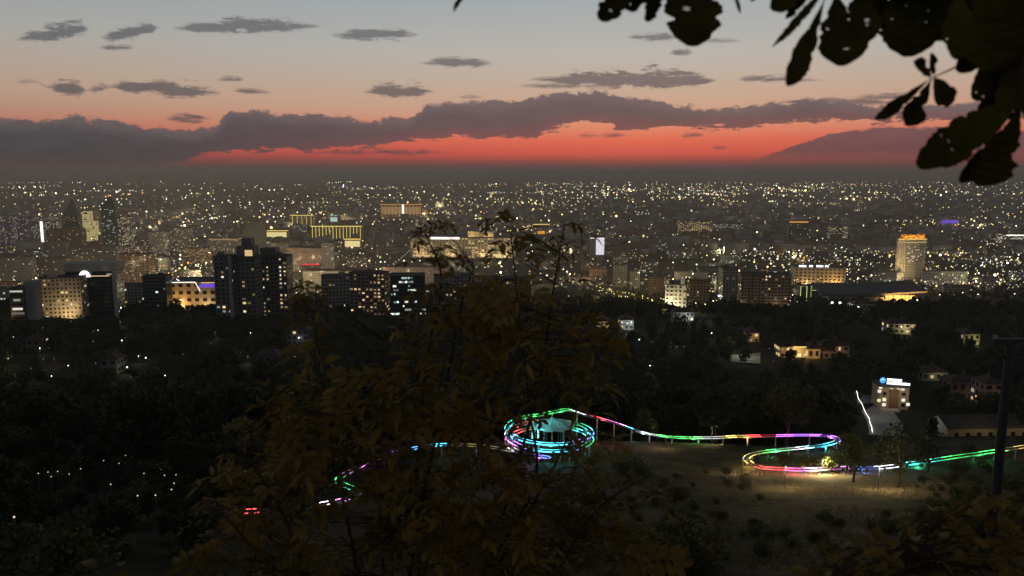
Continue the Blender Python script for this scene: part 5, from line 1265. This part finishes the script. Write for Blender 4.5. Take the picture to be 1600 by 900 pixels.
# ------------------------------------------------------------------ trees and bushes of the slope, one by one
LEAFG = mat('green_leaf', (0.075, 0.10, 0.03), 0.65, 0.4, 0.6, trans=0.3, col2=(0.12, 0.12, 0.035))
LEAFO = mat('olive_leaf', (0.085, 0.08, 0.028), 0.65, 0.4, 0.6, trans=0.3, col2=(0.12, 0.10, 0.03))
def tree_meshes(seed, n, h, r, leaf, m, kind='round', bush=False):
    rng = np.random.default_rng(seed); rd = random.Random(seed)
    q = crown_points(n, h, r, rng, kind)
    if bush: q[:, 2] *= 0.9; q[:, 2] -= h * 0.12; q[:, 2] = np.maximum(q[:, 2], 0.05)
    V, Q = leaf_cloud(q, np.full(n, leaf), rng)
    cm = mesh_np('crown', V, Q); cm.materials.append(m)
    b = MB(); lean = (rd.uniform(-0.1, 0.1) * h, rd.uniform(-0.1, 0.1) * h)
    tr_ = 0.03 * h
    b.tube([(0, 0, -0.5), (lean[0] * 0.2, lean[1] * 0.2, h * 0.2), (lean[0] * 0.6, lean[1] * 0.6, h * 0.45), (lean[0], lean[1], h * 0.8)], [tr_, tr_ * 0.8, tr_ * 0.55, tr_ * 0.15], 7)
    for k_ in range(7):
        e = q[rd.randrange(n)]; z = h * rd.uniform(0.22, 0.55); s_ = (lean[0] * z / h * 1.2, lean[1] * z / h * 1.2, z)
        mid = ((s_[0] + e[0]) / 2, (s_[1] + e[1]) / 2, (s_[2] + e[2]) / 2 + 0.04 * h)
        b.tube([s_, mid, tuple(e)], [tr_ * 0.4, tr_ * 0.25, tr_ * 0.08], 5)
    return b.mesh('trunk', BARK), cm
TREES = [tree_meshes(100 + i, 1500, 9.0, 3.7, 0.30, LEAFG if i % 2 else LEAFO) for i in range(4)]
DARKT = [tree_meshes(140 + i, 1500, 11.0, 4.4, 0.42, LEAFD, 'poplar' if i == 3 else 'round') for i in range(4)]
BUSH = [tree_meshes(120 + i, 900, 3.0, 2.2, 0.16, LEAFG if i % 2 else LEAFO, bush=True) for i in range(4)]
OPENT = tree_meshes(171, 620, 9.0, 3.6, 0.26, LEAFD)
def plant(name, label, cat, kit, x, y, sc, group=None, rz=None):
    o = thing(name, label, cat, (x, y, T(x, y)), random.uniform(0, 6.28) if rz is None else rz, group)
    link('trunk' if 'tree' in name else 'stems', kit[0], o); link('crown', kit[1], o); o.scale = (sc, sc, sc * random.uniform(0.92, 1.1)); return o
def plant_px(name, label, cat, kit, u, vb, vt, base_h, group=None, y0=60):
    q = GH(u, vb, 0.0, y0); hh = P(u, vt, q.y).z - T(q.x, q.y)
    return plant(name, label, cat, kit, q.x, q.y, max(hh, 0.6) / base_h, group)
plant_px('bush', 'broad yellow green bush lit by the lamp inside the coaster bend', 'bush', BUSH[1], 1302, 738, 700, 3.0)
plant_px('bush', 'smaller lit bush left of the broad one inside the coaster bend', 'bush', BUSH[0], 1266, 735, 706, 3.0)
plant_px('bush', 'low dim bush at the left of the coaster bend', 'bush', BUSH[2], 1226, 730, 706, 3.0)
plant_px('small_tree', 'rounded young tree with a slim trunk beside the lit bushes', 'tree', TREES[1], 1333, 754, 684, 9.0)
plant_px('small_tree', 'thin young tree between the lit bushes and the forked tree', 'tree', TREES[3], 1368, 726, 694, 9.0)
plant_px('tree', 'dark forked tree standing in the lit clearing beyond the coaster rail', 'tree', OPENT, 1403, 762, 662, 9.0)
plant_px('tree', 'dark tree leaning over the coaster rail right of the forked tree', 'tree', OPENT, 1450, 738, 668, 9.0)
plant_px('tree', 'large dim olive tree behind the coaster bend', 'tree', TREES[0], 1228, 698, 598, 9.0, None, 140)
plant_px('tree', 'wide dim tree above the upper run of the coaster', 'tree', TREES[2], 1160, 690, 612, 9.0, None, 152)
plant_px('tree', 'dim tree behind the start of the upper coaster run', 'tree', TREES[1], 1060, 690, 622, 9.0, None, 154)
plant_px('tree', 'small dim tree between the upper run and the spiral', 'tree', TREES[3], 1010, 695, 640, 9.0, None, 152)
plant_px('tree', 'dim tree behind the hotel drive', 'tree', DARKT[2], 1310, 690, 628, 11.0, None, 152)
plant_px('bush', 'grey green bush hanging over the green stretch of the coaster rail', 'bush', BUSH[3], 1496, 738, 716, 3.0)
plant_px('tree', 'pale willow like tree lit beside the western path', 'tree', TREES[1], 382, 742, 664, 9.0)
lamp('tree_uplight', 'POINT', (1.0, 0.95, 0.5), 60, tuple(GH(372, 735, 1.2, 60) + Vector((0, -2, 0))), None, 0.2)
rp = random.Random(31); placed = []
def clear_of(x, y, r):
    return all((x - a) ** 2 + (y - b) ** 2 > (r + c) ** 2 for a, b, c in HILL) and all((x - a) ** 2 + (y - b) ** 2 > (r + c) ** 2 * 0.5 for a, b, c in placed) and all((x - q.x) ** 2 + (y - q.y) ** 2 > (r + 0.8) ** 2 for q, _ in tr[::3])
n_t = 0; tries = 0
while n_t < 100 and tries < 9000:
    tries += 1
    Y = rp.uniform(100, 235); x = rp.uniform(-0.72, 0.72) * Y; sc = rp.uniform(0.6, 1.15); h = 11 * sc
    if not clear_of(x, Y, 2.6 * sc): continue
    pu, pv = proj((x, Y, T(x, Y) + h * 1.05)); hw = 3.9 * sc * F / Y
    if 1130 < pu < 1480 and Y < 128: continue
    if guarded(pu - hw, pu + hw, pv - 2, Y): continue
    placed.append((x, Y, 3.2 * sc)); n_t += 1
    plant('tree', '%s dark tree on the slope near %s' % ('small' if sc < 0.75 else 'tall' if sc > 0.98 else 'middling', nearest(SLOPEP, x, Y)), 'tree', DARKT[rp.randrange(4)], x, Y, sc, 'dark trees of the slope')
n_t = 0; tries = 0
while n_t < 80 and tries < 5000:
    tries += 1
    Y = rp.uniform(34, 130); x = rp.uniform(-0.70, 0.70) * Y; sc = rp.uniform(0.5, 1.2)
    if not clear_of(x, Y, 1.6 * sc): continue
    pu, pv = proj((x, Y, T(x, Y) + 3.2 * sc)); hw = 2.2 * sc * F / Y
    if 1120 < pu < 1440 and pv > 700 and pv < 815: continue
    if guarded(pu - hw, pu + hw, pv - 2, Y): continue
    placed.append((x, Y, 2.0 * sc)); n_t += 1
    plant('bush', '%s dark bush on the dry slope near %s' % ('low' if sc < 0.7 else 'broad' if sc > 1.0 else 'middling', nearest(SLOPEP, x, Y)), 'bush', BUSH[rp.randrange(4)], x, Y, sc, 'dark bushes of the slope')
n_t = 0; tries = 0
while n_t < 130 and tries < 14000:                             # thickets round the globe lamps
    tries += 1
    Y = rp.uniform(44, 125); x = rp.uniform(-0.72, -0.12) * Y; sc = rp.uniform(0.18, 0.6)
    if not clear_of(x, Y, 1.6 * sc): continue
    pu, pv = proj((x, Y, T(x, Y) + 11.5 * sc)); hw = 3.4 * sc * F / Y
    if guarded(pu - hw, pu + hw, pv, Y): continue
    placed.append((x, Y, 2.4 * sc)); n_t += 1
    plant('tree', '%s dark thicket tree on the western slope near %s' % ('low' if sc < 0.3 else 'larger', nearest(SLOPEP, x, Y)), 'tree', DARKT[rp.randrange(3)], x, Y, sc, 'thicket trees of the western slope')
n_t = 0; tries = 0
while n_t < 130 and tries < 9000:                            # knee high scrub on the open slope
    tries += 1
    Y = rp.uniform(40, 112); x = rp.uniform(0.02, 0.62) * Y; sc = rp.uniform(0.16, 0.42)
    pu, pv = proj((x, Y, T(x, Y) + 3.2 * sc)); hw = 2.2 * sc * F / Y
    if 1190 < pu < 1420 and pv < 792: continue
    if not clear_of(x, Y, 1.0 * sc) or guarded(pu - hw, pu + hw, pv - 2, Y): continue
    placed.append((x, Y, 1.2 * sc)); n_t += 1
    plant('scrub', '%s scrub bush on the open slope near %s' % ('tiny' if sc < 0.28 else 'knee high', nearest(SLOPEP, x, Y)), 'bush', BUSH[rp.randrange(4)], x, Y, sc, 'scrub of the open slope')
# the woods beyond: one mass
spots = []; tries = 0
while len(spots) < 3200 and tries < 120000:
    tries += 1
    Y = 1 / rp.uniform(1 / 760, 1 / 165); x = rp.uniform(-0.75, 0.75) * Y; h = rp.uniform(7, 14.5)
    if not all((x - a) ** 2 + (Y - b) ** 2 > c * c for a, b, c in HILL): continue
    pu, pv = proj((x, Y, T(x, Y) + h)); hw = 0.3 * h * F / Y
    if guarded(pu - hw, pu + hw, pv + 1, Y): continue
    spots.append((x, Y, h))
canopy('wooded_slope', 'dark wood covering the slopes down to the city', spots, 170, 0.72, LEAFD, 17)
# dry grass on the near slope
rng = np.random.default_rng(77); ng = 26000
gy = rng.uniform(22, 135, ng) ; gx = rng.uniform(-0.20, 0.72, ng) * gy
patch = np.sin(gx * 0.35 + gy * 0.21) + np.sin(gx * 0.11 - gy * 0.33 + 2) + rng.normal(0, 0.5, ng)
sel = patch > -0.2; gx, gy = gx[sel], gy[sel]; ng = len(gx); gz = hz(gx, gy)
hgt = rng.uniform(0.15, 0.55, ng); a = rng.uniform(0, 6.28, ng); wv = rng.uniform(0.02, 0.06, ng); lx = rng.normal(0, 0.18, ng); ly = rng.normal(0, 0.18, ng)
Vg = np.stack([np.stack([gx - np.cos(a) * wv, gy - np.sin(a) * wv, gz - 0.05], 1), np.stack([gx + np.cos(a) * wv, gy + np.sin(a) * wv, gz - 0.05], 1), np.stack([gx + lx, gy + ly, gz + hgt], 1)], 1).reshape(-1, 3)
mg = mesh_np('dry_grass', Vg, None, np.arange(ng * 3).reshape(-1, 3)); mg.materials.append(mat('dry_grass_blade', (0.16, 0.13, 0.06), 0.9, 0.3, 0.2, trans=0.2))
tag(link('dry_grass', mg), 'dry tufted grass growing over the near slope', 'grass', kind='stuff')
# ------------------------------------------------------------------ foreground plants
LEAFB = mat('warm_lit_leaf', (0.14, 0.088, 0.016), 0.6, 0.5, 1.6, trans=0.35, col2=(0.24, 0.155, 0.03))  # warm lamplight on the foreground leaves is mixed into this brown
LEAFB2 = mat('olive_lit_leaf', (0.10, 0.085, 0.02), 0.6, 0.4, 3.0, trans=0.35, col2=(0.14, 0.10, 0.02))  # greener leaf colour with the same lamplight warmth mixed in
LEAFK = mat('chestnut_leaf', (0.04, 0.046, 0.010), 0.9, 0.45, 9.0, trans=0.10, col2=(0.075, 0.058, 0.012), bump=0.2, spec=0.1)
TWIG = mat('twig_bark', (0.055, 0.036, 0.02), 0.85, 0.3, 20.0)
def leaflet_faces(b, base, tip, nrm, width, curl=0.15, shape='lance', teeth=0.0, n=6, rd=random):
    """a creased, curling leaf blade between two points"""
    base, tip, nrm = Vector(base), Vector(tip), Vector(nrm).normalized()
    ax = tip - base; ln = ax.length; axn = ax.normalized(); side = axn.cross(nrm).normalized(); nrm = side.cross(axn)
    mid, lf, rt = [], [], []
    for i in range(n + 1):
        t = i / n
        if shape == 'lance': w = math.sin(math.pi * min(1, t ** 0.8)) ** 0.9
        elif shape == 'obovate': w = (math.sin(math.pi * t ** 1.75) ** 0.8 if t < 1 else 0.0) * 0.98 + (0.06 if 0 < t < 1 else 0.03)
        else: w = math.sqrt(max(0, 1 - (2 * t - 1) ** 2))
        c = base + axn * ln * t + nrm * (-curl * ln * t * t)
        wl = width / 2 * w * (1 + teeth * rd.uniform(-1, 0.7)); wr = width / 2 * w * (1 + teeth * rd.uniform(-1, 0.7))
        mid.append(c); lf.append(c - side * wl + nrm * wl * 0.28); rt.append(c + side * wr + nrm * wr * 0.28)
    n0 = len(b.v)
    for m_, l_, r_2 in zip(mid, lf, rt): b.v += [tuple(m_), tuple(l_), tuple(r_2)]
    for i in range(n):
        a = n0 + i * 3
        b.f.append((a, a + 3, a + 4, a + 1)); b.f.append((a, a + 2, a + 5, a + 3)); b.mi += [b.cur, b.cur]
def compound_leaf(seed, ln=0.24, pairs=6, lw=0.026, ll=0.085):
    """pinnate leaf lying along +X, arching down; one mesh"""
    rd = random.Random(seed); b = MB()
    pts = [Vector((ln * t, 0.01 * math.sin(t * 5 + seed), 0.05 * math.sin(t * 2.4) - 0.10 * t * t)) for t in np.linspace(0, 1, 8)]
    b.cur = 1; b.tube(pts, [0.0022, 0.002, 0.0018, 0.0016, 0.0014, 0.0012, 0.001, 0.0008], 4); b.cur = 0
    for k in range(pairs):
        t = 0.22 + 0.74 * k / (pairs - 1) if pairs > 1 else 0.6
        i = min(6, int(t * 7)); p = pts[i].lerp(pts[i + 1], t * 7 - i)
        sz = 1.0 - 0.35 * abs(t - 0.55)
        for s_ in (-1, 1):
            d = Vector((0.55 + rd.uniform(-0.12, 0.12), s_ * 0.85, rd.uniform(-0.5, 0.4))).normalized()
            leaflet_faces(b, p, p + d * ll * sz * rd.uniform(0.85, 1.12), Vector((0.1, -s_ * 0.2, 1)), lw * rd.uniform(0.7, 1.25), rd.uniform(0.0, 0.45), n=5, rd=rd)
    d = (pts[-1] - pts[-2]).normalized(); leaflet_faces(b, pts[-1], pts[-1] + d * ll, Vector((0, 0, 1)), lw, 0.15, n=5, rd=rd)
    return b
def round_leaf(seed, ln=0.075):
    rd = random.Random(seed); b = MB(); b.cur = 1; b.tube([(0, 0, 0), (0.02, 0, 0.006)], 0.001, 4); b.cur = 0
    leaflet_faces(b, (0.02, 0, 0.006), (0.02 + ln, 0, -0.01), (0.05, 0, 1), ln * 0.62, 0.2, 'ellipse', n=6, rd=rd); return b
def inside(poly, u, v):
    c = False; j = len(poly) - 1
    for i in range(len(poly)):
        (a, b), (d, e) = poly[i], poly[j]
        if (b > v) != (e > v) and u < (d - a) * (v - b) / (e - b) + a: c = not c
        j = i
    return c
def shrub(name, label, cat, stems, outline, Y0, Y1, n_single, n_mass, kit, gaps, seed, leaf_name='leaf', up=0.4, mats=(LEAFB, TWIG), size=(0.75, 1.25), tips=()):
    """stems from the ground, each twig carrying leaves; the outline is that of the plant's own spread at its distance"""
    rd = random.Random(seed)
    sroot = P(stems[0][0][0], stems[0][0][1], (Y0 + Y1) / 2); base = Vector((sroot.x, sroot.y, T(sroot.x, sroot.y)))
    root = thing(name, label, cat, base)
    chains = []
    for st in stems:
        pts = []
        for k, (u, v, *yy_) in enumerate(st):
            Y = yy_[0] if yy_ else (Y0 + Y1) / 2
            pts.append(P(u, v, Y))
        foot = pts[0].copy(); foot.z = T(foot.x, foot.y) - 0.1
        foot.x = base.x + (foot.x - base.x) * 0.35; foot.y = base.y + (foot.y - base.y) * 0.35
        pts = [foot, (foot + pts[0]) / 2 + Vector((0, 0, 0.1))] + pts
        cm = [q for q, _ in catmull([(p, 0) for p in pts], 5)]
        n = len(cm); b = MB(); b.tube([p - base for p in cm], [0.016 * (1 - i / n) + 0.003 for i in range(n)], 6); b.build('stem', TWIG, root)
        chains.append(cm[6:])
    allp = [p for c in chains for p in c]
    meshes = [k.mesh('leaf_blade', list(mats)) for k in kit]
    singles = 0; mass = [MB(), MB()]; tries = 0; twigs = MB(); nm = 0
    while (singles < n_single or nm < n_mass) and tries < 60000:
        tries += 1
        if tries <= len(tips) * 1: u, v = tips[tries - 1]
        else:
            u = rd.uniform(min(p[0] for p in outline), max(p[0] for p in outline)); v = rd.uniform(min(p[1] for p in outline), 960)
            if not inside(outline, u, v): continue
            if any(a < u < c and bb < v < d and rd.random() < pr for a, bb, c, d, pr in gaps): continue
        Y = rd.uniform(Y0, Y1)
        p = P(u, v, Y)
        near = min(allp, key=lambda q: (q - p).length_squared + (0.6 if q.z > p.z + 0.05 else 0))
        d = p - near; dist = d.length
        if dist > 0.55:
            p = near + d * 0.55 / dist if tries > len(tips) else p
            uu, vv = proj(p)
            if any(a < uu < c and bb < vv < e and rd.random() < pr for a, bb, c, e, pr in gaps): continue
        sc = rd.uniform(*size) if tries > len(tips) else rd.uniform(0.75, 0.95)
        out = Vector((d.x, d.y * 0.6, 0)); out = out.normalized() if out.length > 1e-3 else Vector((1, 0, 0))
        dirv = (out + Vector((rd.gauss(0, 0.45), rd.gauss(0, 0.45), rd.gauss(up, 0.4)))).normalized()
        rot = dirv.to_track_quat('X', 'Z').to_matrix().to_4x4() @ Matrix.Rotation(rd.gauss(0, 0.5), 4, 'X')
        mid = (near + p) / 2 + Vector((0, 0, 0.02))
        twigs.tube([near - base, mid - base, p - base], [0.004, 0.003, 0.002], 4, False)
        ki = rd.randrange(len(kit))
        if singles < n_single:
            o = link(leaf_name, meshes[ki], root); o.matrix_local = Matrix.Translation(p - base) @ rot @ Matrix.Scale(sc, 4); singles += 1
        else:
            m4 = Matrix.Translation(p - base) @ rot @ Matrix.Scale(sc, 4); kb = kit[ki]; mb = mass[0]; n0 = len(mb.v)
            mb.v += [tuple(m4 @ Vector(q)) for q in kb.v]; mb.f += [tuple(n0 + i for i in f) for f in kb.f]; mb.mi += kb.mi; nm += 1
    tag(twigs.build('twigs', TWIG, root), kind='stuff')
    if mass[0].v: tag(mass[0].build('inner_leaves', list(mats), root), kind='stuff')
    return root
KIT = [compound_leaf(s_, ln=0.17 + 0.02 * (s_ % 5), pairs=4 + s_ % 4, lw=0.022 + 0.004 * (s_ % 4), ll=0.066 + 0.007 * (s_ % 5)) for s_ in range(14)]
KIT2 = [round_leaf(s_) for s_ in range(5)]
outline = [(350, 960), (345, 880), (350, 810), (365, 720), (420, 680), (450, 650), (470, 600), (468, 550), (478, 510), (488, 480), (510, 480), (525, 530), (570, 560), (620, 560), (655, 530), (668, 480), (690, 448),
           (712, 445), (740, 470), (765, 460), (782, 425), (815, 425), (832, 455), (858, 455), (872, 440), (888, 460), (905, 510), (940, 540), (945, 590), (915, 625), (925, 665),
           (960, 720), (985, 770), (1000, 840), (1000, 960)]
stems = [[(640, 900, 4.6), (655, 700, 4.7), (668, 560, 4.6), (690, 440, 4.5), (668, 372, 4.45)], [(640, 900, 4.6), (690, 640, 4.8), (720, 480, 4.7), (740, 420, 4.7)],
         [(760, 900, 4.9), (835, 760, 4.8), (828, 640, 4.7), (812, 500, 4.6), (798, 362, 4.55)], [(760, 900, 4.9), (838, 620, 5.0), (862, 470, 4.9), (880, 362, 4.8)], [(560, 900, 4.4), (520, 700, 4.5), (498, 560, 4.6), (494, 455, 4.6)],
         [(480, 900, 4.2), (430, 780, 4.2), (372, 700, 4.1), (358, 690, 4.1)], [(440, 920, 4.0), (390, 850, 4.0), (345, 800, 3.95)], [(860, 920, 4.4), (930, 800, 4.5), (1020, 740, 4.5)], [(760, 920, 4.9), (880, 700, 5.2), (925, 540, 5.2)], [(600, 900, 5.2), (590, 680, 5.3), (600, 530, 5.3)]]
gaps = [(440, 470, 640, 600, 0.62), (640, 470, 720, 600, 0.3), (890, 480, 960, 640, 0.45), (940, 640, 1060, 900, 0.25), (782, 628, 938, 748, 0.80), (735, 340, 768, 415, 0.8), (836, 340, 862, 425, 0.8), (640, 430, 668, 470, 0.6), (590, 682, 705, 722, 0.75), (515, 765, 605, 835, 0.55), (345, 655, 400, 745, 0.6), (430, 690, 470, 740, 0.6), (440, 860, 540, 885, 0.6), (540, 390, 650, 500, 0.5), (960, 640, 1060, 700, 0.7), (330, 700, 420, 760, 0.4)]
tips = [(652, 362), (664, 372), (676, 362), (690, 358), (706, 370), (668, 392), (690, 398), (716, 412), (736, 408), (700, 426), (680, 420), (778, 360), (788, 352), (800, 356), (812, 372), (792, 380), (776, 390), (822, 392), (806, 398), (872, 356), (884, 352), (870, 376), (886, 382), (864, 396), (880, 408), (850, 420),
        (336, 790), (344, 800), (340, 820), (356, 812), (350, 836), (372, 690), (360, 682), (396, 672), (410, 668), (420, 690), (352, 712), (404, 700), (494, 446), (484, 456), (506, 452), (490, 476), (510, 480), (950, 520), (940, 545), (952, 565), (930, 580)]
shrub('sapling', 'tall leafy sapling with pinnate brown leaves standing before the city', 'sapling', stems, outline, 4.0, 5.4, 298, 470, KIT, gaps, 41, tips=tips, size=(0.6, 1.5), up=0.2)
out2 = [(1262, 960), (1265, 870), (1300, 850), (1340, 870), (1370, 845), (1400, 850), (1420, 800), (1450, 790), (1500, 785), (1530, 772), (1580, 775), (1660, 760), (1660, 960)]
st2 = [[(1420, 920, 3.0), (1400, 860, 3.0)], [(1500, 920, 3.2), (1540, 830, 3.2), (1545, 775, 3.2)], [(1330, 930, 2.9), (1290, 880, 2.9)], [(1600, 920, 3.1), (1620, 800, 3.1), (1630, 760, 3.1)], [(1460, 930, 3.3), (1450, 850, 3.3), (1440, 805, 3.3)]]
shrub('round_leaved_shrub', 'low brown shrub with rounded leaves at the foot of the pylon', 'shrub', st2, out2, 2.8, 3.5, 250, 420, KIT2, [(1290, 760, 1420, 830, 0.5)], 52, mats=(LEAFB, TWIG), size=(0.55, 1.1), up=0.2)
out3 = [(90, 960), (120, 905), (150, 882), (200, 890), (300, 900), (330, 960)]
shrub('round_leaved_shrub', 'few brown leaf tips of a shrub below the western slope', 'shrub', [[(150, 940, 3.2), (145, 890, 3.2)], [(230, 950, 3.2), (240, 905, 3.2)]], out3, 3.0, 3.4, 30, 0, KIT2, [], 53, mats=(LEAFB2, TWIG), up=0.5)

# the chestnut: trunk beside the viewpoint, one limb reaching across the upper corner
tb = Vector((3.1, 1.1, 0)); tb.z = T(tb.x, tb.y)
ch = thing('chestnut_tree', 'chestnut branch with big ragged leaves hanging dark against the sky', 'tree', tb)
b = MB(); b.tube([tb * 0 + Vector((0, 0, -0.3)), Vector((0.02, 0.05, 1.2)), Vector((-0.05, 0.1, 2.4)), Vector((0.1, 0.2, 4.0))], [0.16, 0.13, 0.11, 0.07], 10); b.build('trunk', BARK, ch)
def limb(pts, r0, r1):
    q = [Vector(p) - tb for p in pts]; q = [a for a, _ in catmull([(x, 0) for x in q], 6)]; n = len(q)
    b = MB(); b.tube(q, [r0 + (r1 - r0) * i / (n - 1) for i in range(n)], 7); b.build('limb', TWIG, ch)
limb([tb + Vector((0, 0.05, 2.0)), P(1900, -160, 1.6), P(1700, -40, 1.7), P(1580, 30, 1.75), P(1500, -10, 1.75), P(1440, -24, 1.75), P(1300, -30, 1.7), P(1180, -60, 1.7), P(1090, -66, 1.7)], 0.035, 0.004)
limb([P(1640, 0, 1.72), P(1600, 90, 1.7), P(1590, 155, 1.7), P(1570, 165, 1.7)], 0.008, 0.003)
limb([P(1560, 40, 1.75), P(1530, 75, 1.76), P(1500, 101, 1.76), P(1457, 121, 1.76)], 0.004, 0.0014)
limb([P(1100, -62, 1.7), P(960, -90, 1.75), P(800, -60, 1.8), P(722, -22, 1.8)], 0.004, 0.002)
def blade(base, tip, wpx, Y=1.75, Yt=None, shape='obovate', teeth=0.10, holes=0, seed=0, curl=0.05, thick=0.0005):
    """one leaflet: serrate edge, worn bites, crease along the midrib, real thickness"""
    rd = random.Random(seed); A = P(*base, Y); B = P(*tip, Yt or Y + rd.uniform(-0.08, 0.08)); wd = wpx * Y / F
    ax = B - A; ln = ax.length; axn = ax.normalized(); view = Vector((rd.uniform(-0.25, 0.25), -1, rd.uniform(-0.25, 0.35))).normalized()
    side = axn.cross(view).normalized(); nr = side.cross(axn)
    n = max(12, int(ln / 0.0042)); cols = [-1.0, -0.8, -0.45, 0.0, 0.45, 0.8, 1.0]
    ragged = [[1.0] * (n + 1) for _ in range(2)]
    for s_ in range(2):
        for i in range(n + 1): ragged[s_][i] = 1 + teeth * (0.6 * math.sin(i * 1.9 + s_) + rd.uniform(-0.9, 0.6))
        for _ in range(rd.randrange(2, 6)):
            c = rd.randrange(n // 3, n + 1); dpt = rd.uniform(0.08, 0.3); wb = rd.uniform(1.0, 2.6)
            for i in range(n + 1): ragged[s_][i] -= dpt * math.exp(-((i - c) / wb) ** 2)
    V = []
    for i in range(n + 1):
        t = i / n
        if shape == 'obovate': w = math.sin(math.pi * min(1, t ** 2.2)) ** 0.62 if 0 < t < 1 else 0.0; w = max(w, 0.05 + 0.10 * (t > 0.9))
        elif shape == 'wide': w = math.sin(math.pi * min(1, t ** 1.5)) ** 0.5 if 0 < t < 1 else 0.0; w = max(w, 0.06 + 0.12 * (t > 0.9))
        else: w = math.sin(math.pi * min(1, t)) ** 0.7 if 0 < t < 1 else 0.0; w = max(w, 0.06)
        c = A + axn * ln * t - nr * curl * ln * (t - 0.4) ** 2 * 2
        for x in cols:
            ws = wd / 2 * w * (ragged[0][i] if x < 0 else ragged[1][i])
            V.append(c + side * x * ws + nr * abs(x) * ws * 0.22 + nr * 0.02 * ws * math.sin(i * 1.3))
    b = MB(); m_ = len(cols)
    hs = {(rd.randrange(n // 3, n - 1), rd.randrange(1, m_ - 2)) for _ in range(holes)}
    b.v = [tuple(p - tb) for p in V] + [tuple(p - tb - nr * thick) for p in V]; o2 = len(V)
    for i in range(n):
        for j in range(m_ - 1):
            a = i * m_ + j
            if (i, j) in hs:                                   # an insect hole: a ragged diamond left open
                for off, fl in ((0, False), (o2, True)):
                    co = [off + a, off + a + 1, off + a + m_ + 1, off + a + m_]; pc = [Vector(b.v[q]) for q in co]; ce = sum(pc, Vector()) / 4; k0 = len(b.v)
                    for q in range(4): b.v.append(tuple(ce + ((pc[q] + pc[(q + 1) % 4]) / 2 - ce) * rd.uniform(0.5, 0.9)))
                    for q in range(4):
                        for f in ((co[q], k0 + q, k0 + (q - 1) % 4), (co[q], co[(q + 1) % 4], k0 + q)): b.f.append(f[::-1] if fl else f); b.mi.append(0)
                continue
            b.f.append((a, a + 1, a + m_ + 1, a + m_)); b.f.append((o2 + a, o2 + a + m_, o2 + a + m_ + 1, o2 + a + 1)); b.mi += [0, 0]
    for i in range(n):
        for j in (0, m_ - 1):
            a = i * m_ + j; b.f.append((a, a + m_, o2 + a + m_, o2 + a)); b.mi.append(0)
    o = b.build('leaflet', LEAFK, ch); return o
BL = [((1285, -12), (1208, 74), 17, 'lance'), ((1268, -40), (1206, 14), 46, 'wide'), ((1262, -12), (1227, 31), 20, 'lance'), ((1292, -6), (1234, 132), 44, 'obovate'), ((1306, -18), (1316, 101), 88, 'obovate'), ((1345, -30), (1350, 66), 60, 'wide'),
      ((1420, -40), (1420, 88), 108, 'wide'), ((1380, -40), (1392, 60), 60, 'wide'), ((1470, -40), (1468, 62), 80, 'wide'), ((1500, -30), (1496, 90), 58, 'obovate'), ((1545, -40), (1548, 112), 100, 'wide'), ((1600, -30), (1588, 150), 84, 'wide'), ((1565, 40), (1497, 112), 48, 'wide'),
      ((1600, 40), (1524, 156), 66, 'wide'), ((1618, 80), (1562, 172), 62, 'wide'), ((1610, 20), (1612, 190), 60, 'wide'), ((1457, 121), (1371, 186), 27, 'obovate'), ((1457, 122), (1417, 196), 46, 'obovate'), ((1460, 122), (1486, 166), 40, 'wide'), ((1456, 119), (1430, 96), 30, 'wide'),
      ((1459, 117), (1456, 82), 18, 'lance'), ((1590, 158), (1437, 258), 72, 'wide'), ((1600, 160), (1533, 292), 92, 'obovate'), ((1585, 190), (1502, 286), 44, 'wide'), ((1610, 150), (1640, 290), 70, 'obovate'), ((1600, 140), (1530, 190), 70, 'wide'),
      ((1084, -60), (1083, 70), 98, 'wide'), ((1040, -40), (1011, 35), 30, 'wide'), ((1000, -60), (938, 32), 54, 'wide'), ((1030, -50), (974, 12), 62, 'wide'), ((1142, -24), (1159, 21), 18, 'lance'), ((1186, -20), (1174, 4), 14, 'lance'), ((728, -24), (709, 17), 13, 'lance'), ((1440, -50), (1500, 30), 90, 'wide')]
for i, (a, c, wpx, shp) in enumerate(BL):
    blade(a, c, wpx * 0.88, 1.68 + 0.02 * (i % 9), None, shp, 0.045 if wpx > 30 else 0.12, 3 if wpx > 50 else 0, 300 + i)
